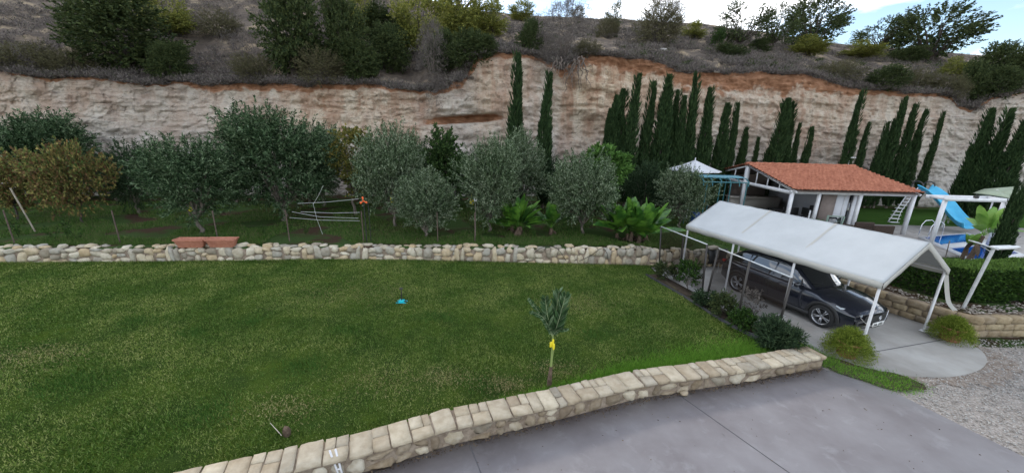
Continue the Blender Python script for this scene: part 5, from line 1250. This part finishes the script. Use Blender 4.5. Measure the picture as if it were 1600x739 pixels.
build('stair_rail', MB().tube([lb+[0, -.2, 0], lb+[.05, -.2, .7], lt+[0, -.1, .55]], .02, 6).tube([lb+[0, .3, 0], lt+[0, .4, 0]], .035, 6), M['white'], T, smooth=True)
q = at(1449, 372, .66); 
T = thing('pool_ladder', 'curved steel pool ladder rail beside the pergola post', 'pool ladder', tuple(q))
for e in (0, .45): p_ = q+[0, e, 0]; build('rail', MB().tube([p_, p_+[.02, 0, .6], p_+[.15, 0, .8], p_+[.45, 0, .84], p_+[.62, 0, .72], p_+[.66, 0, .4], p_+[.66, 0, -.1]], .018, 8), M['chrome'], T, smooth=True)

# pergola ----------------------------------------------------------------------
yq = 16.2; pa = at(1463, 393, .58); pa[1] = yq; pa = aty(1464, 392, yq); ta = aty(1483, 308, yq); tb = aty(1572, 322, yq); zt5 = (ta[2]+tb[2])/2; xa_, xb_ = ta[0], tb[0]
T = thing('pergola', 'white post and beam pergola frame over the poolside at the right', 'pergola', (xa_, yq, .5))
for x in (xa_, xb_): build('post', MB().box((x, yq+.1, (.5+zt5)/2), (.12, .12, zt5-.5)), M['white'], T)
for y in (yq, yq+.75): build('beam', MB().box(((xa_+xb_)/2, y, zt5+.07), (xb_-xa_+.3, .07, .15)), M['white'], T)
for x in (xa_, xb_): build('cross_beam', MB().box((x, yq+.375, zt5+.08), (.1, .66, .13)), M['white'], T)
o = build('spotlight', MB().box((xa_+1.15, yq-.02, zt5+.2), (.1, .14, .1)), M['black'], org=(xa_+1.15, yq, zt5+.15)); tag(o, 'small black spotlight mounted on the pergola beam', 'spotlight')
for i, (px, py, w_, tl, lb_) in enumerate([(1556, 303, .7, -.12, 'flat faded green parasol in front of the tall wide cypresses'), (1588, 297, 1.25, .2, 'faded green parasol cut by the right photo edge')]):
    yy = 17.8+i*.5; c = aty(px, py, yy); T = thing('green_parasol', lb_, 'parasol', (c[0], yy, .5), 'faded green parasols')
    mb = MB(); 
    for k in range(8):
        a, b = k*math.pi/4, (k+1)*math.pi/4; mb.add([c+[0, 0, .18], c+[w_*math.cos(a), w_*math.sin(a), -.12+tl*math.cos(a)], c+[w_*math.cos(b), w_*math.sin(b), -.12+tl*math.cos(b)]], [[0, 1, 2]])
    o = build('canopy', mb, M['pale_green'], T); o.modifiers.new('s', 'SOLIDIFY').thickness = .02; build('pole', MB().tube([(c[0], yy, .5), c+[0, 0, .2]], .03, 7), M['white'], T)
q = aty(1503, 357, 21.9); T = thing('sunbed', 'pale sunbed on the pool lawn beside the foot of the slide', 'sunbed', (q[0], 21.9, .6)); build('bed', MB().box((q[0], 21.9, .85), (1.5, .7, .08)), M['pale_green'], T)
for a in (-1, 1):
    for b in (-1, 1): build('leg', MB().beam((q[0]+a*.6, 21.9+b*.3, .58), (q[0]+a*.6, 21.9+b*.3, .82), .05), M['white'], T)

# street lamp over the hedge corner ---------------------------------------------
lb = at(1505, 481, .62); zt6 = aty(1546, 388, lb[1]-.1)[2]; tp = np.array([lb[0]+.08, lb[1]-.1, zt6])
T = thing('solar_lamp', 'grey solar street lamp with a flat head at the retaining wall corner', 'street lamp', tuple(lb))
build('pole', MB().tube([lb, tp], .04, 10), M['galv'], T, smooth=True)
build('solar_panel', MB().beam(tp+[-.5, .1, .16], tp+[-.02, .0, .0], .3, .03), M['galv'], T)
build('panel_bracket', MB().beam(tp+[-.3, .06, .05], tp+[0, 0, -.12], .02, .02), M['galv'], T)
hd = MB(); hd.beam(tp+[0, 0, .02], tp+[.5, -.02, .06], .2, .07); hd.beam(tp+[.48, -.02, .06], tp+[.62, -.02, .075], .12, .05); build('lamp_head', hd, M['galv'], T, bevel=.015)
# stake with bare stem near the hedge
q = at(1470, 412, .62); o = build('stake', MB().tube([aty(1476, 412, 13.4)*[1, 1, 0]+[0, 0, .6], aty(1484, 376, 13.4)], .018, 6), M['bark'], org=tuple(aty(1476, 412, 13.4)*[1, 1, 0]+[0, 0, .6])); tag(o, 'thin brown stake leaning between the hedge and the pergola post', 'stake')

# ------------------------------------------------------------------ orchard odds and ends
for i, (px, lb_) in enumerate([(300, 'left terracotta trough standing on the rubble wall'), (348.5, 'right terracotta trough standing on the rubble wall')]):
    a = at(px-21, 384, .83); b = at(px+21, 384, .83); yy = y_wall((a[0]+b[0])/2)+.16; a = aty(px-21, 384, yy); b = aty(px+21, 384, yy); c = (a+b)/2; c[2] = .835; L = (b[0]-a[0])
    T = thing('planter_trough', lb_, 'planter', tuple(c), 'terracotta troughs on the rubble wall'); s = MB(); ax = math.atan2(.55, 5.4)*(1 if i == 0 else 1)
    def ring(l, w, z): return [(c[0]+x*math.cos(ax)-y*math.sin(ax), c[1]+x*math.sin(ax)+y*math.cos(ax), c[2]+z) for x, y in ((-l/2, -w/2), (l/2, -w/2), (l/2, w/2), (-l/2, w/2))]
    R_ = [ring(L*.76, .22, 0), ring(L*.95, .33, .27), ring(L*1.0, .38, .27), ring(L*1.01, .39, .33), ring(L*.96, .3, .33), ring(L*.94, .28, .24)]
    for k in range(5): s.add(R_[k]+R_[k+1], [[j, (j+1) % 4, 4+(j+1) % 4, 4+j] for j in range(4)])
    s.add(R_[0], [[3, 2, 1, 0]]); build('trough', s, M['terracotta'], T); build('soil', MB().add(R_[5], [[0, 1, 2, 3]]), M['soil'], T)
b = at(55, 362, .9); a = aty(16, 294, b[1]+.1); o = build('leaning_pole', MB().tube([b, a], [.026, .03], 8), M['bark_pale'], org=tuple(b)); tag(o, 'grey pole leaning to the left at the edge of the orchard', 'pole')
T = thing('wire_fence', 'sagging wire fence on thin posts along the top of the rubble wall', 'fence', (-12, 13.6, .9)); fp = []
for px in (20, 186, 340, 452, 568, 684, 742):
    yy = y_wall(aty(px, 370, 14)[0])+.75; b = aty(px, 372, yy); b[2] = .85; tz = b+[0, 0, 1.25]; fp.append((b, tz)); build('post', MB().tube([b, tz], .022, 6), M['rust'], T)
for h in (.35, .7, 1.1):
    wr = MB()
    for i in range(len(fp)-1):
        p0 = fp[i][0]+[0, 0, h]; p1 = fp[i+1][0]+[0, 0, h]; wr.tube([p0+(p1-p0)*t-[0, 0, .06*math.sin(math.pi*t)*(1+i % 2)] for t in np.linspace(0, 1, 7)], .0018, 3)
    build('wire', wr, M['rust'], T)
lw = MB(); yy = y_wall(-8)+.7
for P in ([(465, 318), (510, 316), (560, 311)], [(456, 331), (500, 339), (560, 341)], [(470, 331), (520, 333), (562, 332)], [(452, 340), (500, 344), (562, 345)], [(489, 317), (495, 342), (504, 366)], [(505, 290), (498, 305), (489, 320)]):
    lw.tube([aty(x, y, yy) for x, y in P], .007, 4)
o = build('loose_wires', lw, M['wire'], org=tuple(aty(500, 340, yy))); tag(o, 'pale loose wires strung left of the orange spinner', 'wires')
yy = y_wall(-6.8)+.65; c = aty(568, 314, yy); T = thing('pinwheel', 'orange three armed garden spinner on a dark post', 'garden spinner', (c[0], yy, .88))
build('post', MB().tube([(c[0], yy, .85), (c[0], yy, c[2])], .02, 6).tube([(c[0]+.13, yy+.1, .85), (c[0]+.13, yy+.1, c[2]-.1)], .015, 5), M['black'], T)
bl = MB()
for k in range(3):
    a = math.pi/2+k*2*math.pi/3+.1; e = c+np.array([.13*math.cos(a), -.03, .13*math.sin(a)]); bl.beam(c+[0, -.03, 0], e, .025, .035); bl.lathe([(.001, -.02), (.035, -.015), (.042, 0), (.035, .015), (.001, .02)], e, 10, np.array([[1,0,0],[0,0,1.],[0,1,0]]))
build('spinner', bl, M['orange'], T, smooth=True)
for px, py, d, lb_ in ((612, 313, 17.0, 'yellow insect trap hanging in the olive right of the orange spinner'), (737, 316, 16.3, 'yellow insect trap hanging beside the white disc'), (297, 326, 14.9, 'yellow insect trap low in the olive behind the planters')):
    c = aty(px, py, d); o = build('insect_trap', MB().add([c+[-.09, 0, -.13], c+[.09, .02, -.11], c+[.1, 0, .12], c+[-.07, .02, .14], c+[-.09, .02, -.13], c+[.09, .04, -.11], c+[.1, .02, .12], c+[-.07, .04, .14]], [[0,1,2,3],[7,6,5,4],[0,4,5,1],[1,5,6,2],[2,6,7,3],[3,7,4,0]]).tube([c+[0, .01, .13], c+[0, .01, .4]], .004, 4), M['yellow'], org=tuple(c)); tag(o, lb_, 'insect trap', 'yellow insect traps in the orchard')
c = aty(743, 312, 15.6); T = thing('disc_marker', 'round white disc on a thin post under the silvery olive', 'marker', (c[0], 15.6, .88)); build('disc', MB().lathe([(.001, -.01), (.07, -.01), (.075, 0), (.07, .01), (.001, .01)], c, 20, np.array([[1,0,0],[0,0,1.],[0,1,0]])), M['white'], T); build('post', MB().tube([(c[0], 15.63, .85), (c[0], 15.63, c[2])], .012, 5), M['bark'], T)
# bent hoses over the wall on the right
for i, P in enumerate([[(822, 412), (835, 395), (850, 386), (870, 388), (885, 408)], [(905, 408), (925, 398), (940, 388), (948, 395), (950, 408)]]):
    yy = y_wall(2 if i == 0 else 3.5)-.08; pts = [aty(x, y, yy) for x, y in P]; o = build('garden_hose', MB().tube(curve(pts, 5), .011, 6), M['black'], org=tuple(pts[0]), smooth=True); tag(o, ['thin black hose arching over the rubble wall below the left banana clump', 'thin black hose arching over the rubble wall below the wide silver olive'][i], 'hose')

# lawn things ------------------------------------------------------------------
c = at(628, 473, float(z_lawn(-3.2))+.0); T = thing('lawn_sprinkler', 'turquoise lawn sprinkler with a thin black riser on the lawn', 'sprinkler', tuple(c))
bs = MB().box(c+[0, 0, .05], (.15, .13, .08)); bs.tube([c+[-.15, -.07, .03], c+[.15, -.07, .03]], .018, 6); bs.tube([c+[-.15, .07, .03], c+[.15, .07, .03]], .018, 6); build('base', bs, M['turquoise'], T, bevel=.008)
build('riser', MB().tube([c+[0, 0, .08], c+[0, 0, .44]], .016, 8), M['black'], T); build('spray_head', MB().lathe([(.001, .0), (.02, 0), (.055, .02), (.06, .035), (.001, .04)], c+[0, 0, .43], 14), M['black'], T)
build('hose_connector', MB().tube([c+[.07, 0, .06], c+[.16, -.01, .05]], .016, 7), M['black'], T)
c = at(858, 603, float(z_lawn(.8))); T = thing('palm_sapling', 'young palm with upright fronds and a yellow ribbon on the lawn', 'palm sapling', tuple(c)); rng = np.random.default_rng(8)
s1 = aty(861, 572, c[1]); s2 = aty(863, 545, c[1]); s3 = aty(864, 522, c[1]); build('trunk', MB().tube([c-[0, 0, .05], c+[0, 0, .12], s1], [.06, .05, .032], 9), M['stump'], T, smooth=True)
build('green_stem', MB().tube([s1, s2, s3], [.026, .02, .014], 8).tube([s1+[.0, 0, 0], s2+[.03, -.02, .02]], .01, 6), mat('palm_stem', (.2, .26, .08), .5), T, smooth=True)
rb = MB(); r0 = aty(864, 538, c[1]-.04)
for k, (x, z, w) in enumerate([(0, .06, .03), (-.05, 0, .05), (.03, -.05, .05), (.0, -.02, .045)]): rb.box(r0+[x*.7, 0, z], (w*1.3, .03, .11), k*.6)
build('ribbon', rb, M['yellow'], T, bevel=.01)
fr = MB(); sm_ = MB()
def frond(tips, Lf, up_):
    P = curve([aty(x, y, c[1]+dy) for x, y, dy in tips], 6); n_ = len(P); sm_.tube(P, np.linspace(.01, .004, n_), 5)
    T_ = np.gradient(P, axis=0); 
    for i in range(2, n_):
        for sd_ in (-1, 1):
            for e in (0, .25, .5, .75):
                base = P[i]-(P[i]-P[i-1])*e; t_ = T_[i]/np.linalg.norm(T_[i]); sv = np.cross(t_, [0, 1, 0.2]); sv /= np.linalg.norm(sv)
                f = i/n_; l = Lf*math.sin(math.pi*min(1, f*.85+.12))**.7; d_ = t_*up_+sv*sd_*.75+np.array([0, -.15, 0])+rng.normal(size=3)*.08
                leaves(fr, base[None], d_[None], l, .06, rng)
frond([(864, 525, 0), (868, 495, .02), (873, 457, .1)], .3, 1.5); frond([(864, 525, 0), (873, 500, -.05), (884, 460, -.1)], .28, 1.4); frond([(864, 524, 0), (856, 495, -.08), (852, 466, -.15)], .24, 1.3)
frond([(863, 525, 0), (852, 500, .05), (827, 468, .1)], .1, .9); frond([(863, 525, 0), (850, 497, -.1), (830, 487, -.25)], .1, .8); frond([(864, 524, 0), (872, 515, -.15), (886, 514, -.35)], .1, .8)
build('fronds', fr, M['palm'], T); build('frond_ribs', sm_, mat('frond_rib', (.3, .36, .2), .5), T, smooth=True)
c = at(449, 680, float(z_lawn(-3.6))); T = thing('palm_stump', 'short brown cut stump at the near edge of the lawn', 'stump', tuple(c)); build('stump', stones(MB(), [c+[0, 0, .07]], [(.1, .1, .2)], 0, rng, p=4, jit=.08), M['stump'], T)
b = at(440, 680, .32); a = aty(422, 660, b[1]+.15); o = build('dry_stick', MB().tube([b, (a+b)/2+[.02, 0, -.03], a], [.006, .007, .004], 5), M['stickm'], org=tuple(b)); tag(o, 'dry pale stick lying left of the brown stump', 'stick')
st = MB(); A1 = at(515, 703, .56); A2 = at(524, 701, .56); B1 = at(533, 752, .05); 
st.beam(A1, B1, .022, .022); st.beam(A2, B1+[.05, 0, 0], .022, .022); st.beam(A1*.4+B1*.6, A2*.4+B1*.6+[.03, 0, 0], .02, .02); o = build('wooden_slats', st, M['white'], org=tuple(B1)); tag(o, 'pair of white slats leaning on the low wall at the bottom edge', 'slats')
hs = MB(); pp = []
for x in np.linspace(-3.9, -2.3, 14): pp.append((x, y_nw(x)+.44, z_lawn(x)+.035+.01*math.sin(x*9)))
o = build('garden_hose', hs.tube(pp, .016, 7), mat('blue_hose', (.02, .05, .1), .5), org=pp[0], smooth=True); tag(o, 'dark blue hose lying along the inside of the low wall', 'hose')
# things at the back of the carport
c = at(1124, 424, .04); T = thing('folding_chair', 'dark chair with thin tube legs behind the car at the back of the carport', 'chair', tuple(c)); build('seat', MB().box(c+[0, 0, .42], (.42, .4, .05), .4), M['wicker'], T, bevel=.01); build('backrest', MB().box(c+[.12, .18, .68], (.42, .04, .42), .4), M['black'], T, bevel=.01)
for a in (-.18, .18):
    for b in (-.17, .17): build('leg', MB().tube([c+[a, b, 0], c+[a*.9, b*.9, .42]], .013, 6), M['galv'], T)
c = at(1110, 414, .04); o = build('garden_sack', stones(MB(), [c+[0, 0, .35]], [(.5, .45, .75)], .3, rng, p=3, jit=.07), M['black'], org=tuple(c)); tag(o, 'full black sack at the back post of the carport', 'sack')
o = build('folded_cloth', stones(MB(), [c+[0, 0, .78]], [(.45, .35, .1)], .3, rng, p=4, jit=.05), M['cushion'], org=tuple(c+[0, 0, .72])); tag(o, 'beige folded cloth on top of the black sack', 'cloth')
# stones lying on the slope
for i, (px, py, s, lb_) in enumerate([(1036, 82, .55, 'white rock on the scrub slope under the olive brown bush'), (1124, 115, .4, 'small white rock on the rim above the orange soil'), (645, 82, .9, 'pale boulder left of the grey hanging creeper')]):
    P = hill_at_pixel(px, py); o = build('rock', stones(MB(), [P+[0, 0, s*.2]], [(s*1.3, s, s*.7)], i, rng, p=3, jit=.1), M['pebble'], org=tuple(P)); tag(o, lb_, 'rock')

rng = np.random.default_rng(90); nn_ = 1700; t = rng.uniform(0, nw.L, nn_); P = np.zeros((nn_, 3))
for i in range(nn_):
    p, a, n = nw(t[i]); P[i] = (*(p-n*(.0+abs(rng.normal())*(.05+.07*max(0, noise.noise(Vector((p[0]*2, 1, 1))))))), .03)
k = rng.integers(0, nn_, 260); P2 = np.stack([rng.uniform(-3, 12, 260), rng.uniform(2.6, 7.5, 260), np.full(260, .03)], 1); P2 = P2[P2[:, 1] < y_nw(P2[:, 0])-.1]
mb = leaves(MB(), P, rng.normal(size=(nn_, 3))*[1, 1, .25], .035, .018, rng); leaves(mb, P2, rng.normal(size=(len(P2), 3))*[1, 1, .15], .035, .016, rng)
tag(build('leaf_litter', mb, mat('dry_leaf', W_, .9, island=[(.05,.035,.025),(.12,.08,.05),(.2,.15,.09)])), 'dry leaves and grit gathered along the foot of the low wall', 'leaf litter', kind='stuff')

rng = np.random.default_rng(95); mb = MB()
for px, py, r, n in ((680, 496, .5, 2600), (215, 503, .4, 1800), (300, 523, .3, 1200), (392, 506, .3, 1000), (540, 520, .35, 1200), (480, 575, .5, 2000), (755, 600, .35, 1400), (1010, 545, .5, 1800), (930, 520, .45, 1500), (120, 600, .6, 2400), (330, 650, .5, 2000)):
    n = int(n*.33); c = at(px, py, .25); P = np.stack([c[0]+rng.normal(size=n)*r*.7, c[1]+rng.normal(size=n)*r*.4], 1); P = P[(P[:, 1] > y_nw(P[:, 0])+.45)]
    P = np.concatenate([P, (z_lawn(P[:, 0])+.0)[:, None]], 1); blades(mb, P, .085, .013, rng, .6)
tag(build('lush_grass', mb, mat('lush_grass_blade', W_, .6, island=[(.03,.08,.012),(.055,.13,.022),(.09,.18,.035)], transl=.2)), 'darker lush grass tufts scattered over the lawn', 'grass', kind='stuff')
mb = MB()
for px, py, r, n in ((785, 600, .4, 900), (700, 590, .5, 700), (590, 600, .6, 700), (60, 560, .7, 900), (870, 575, .5, 600), (450, 640, .5, 600), (900, 470, 1.2, 1500), (560, 460, 1.5, 1500)):
    c = at(px, py, .25); P = np.stack([c[0]+rng.normal(size=n)*r*.8, c[1]+rng.normal(size=n)*r*.4], 1); P = P[(P[:, 1] > y_nw(P[:, 0])+.45)&(P[:, 1] < y_wall(P[:, 0])-.1)&(P[:, 0] < x_fence(P[:, 1])-.1)]
    P = np.concatenate([P, (z_lawn(P[:, 0])+.02)[:, None]], 1); blades(mb, P, .045, .012, rng, 1.1)
tag(build('dry_grass', mb, mat('dry_grass_blade', W_, .7, island=[(.16,.14,.06),(.28,.24,.1),(.4,.35,.18)])), 'thin dry grass blades in worn patches of the lawn', 'grass', kind='stuff')
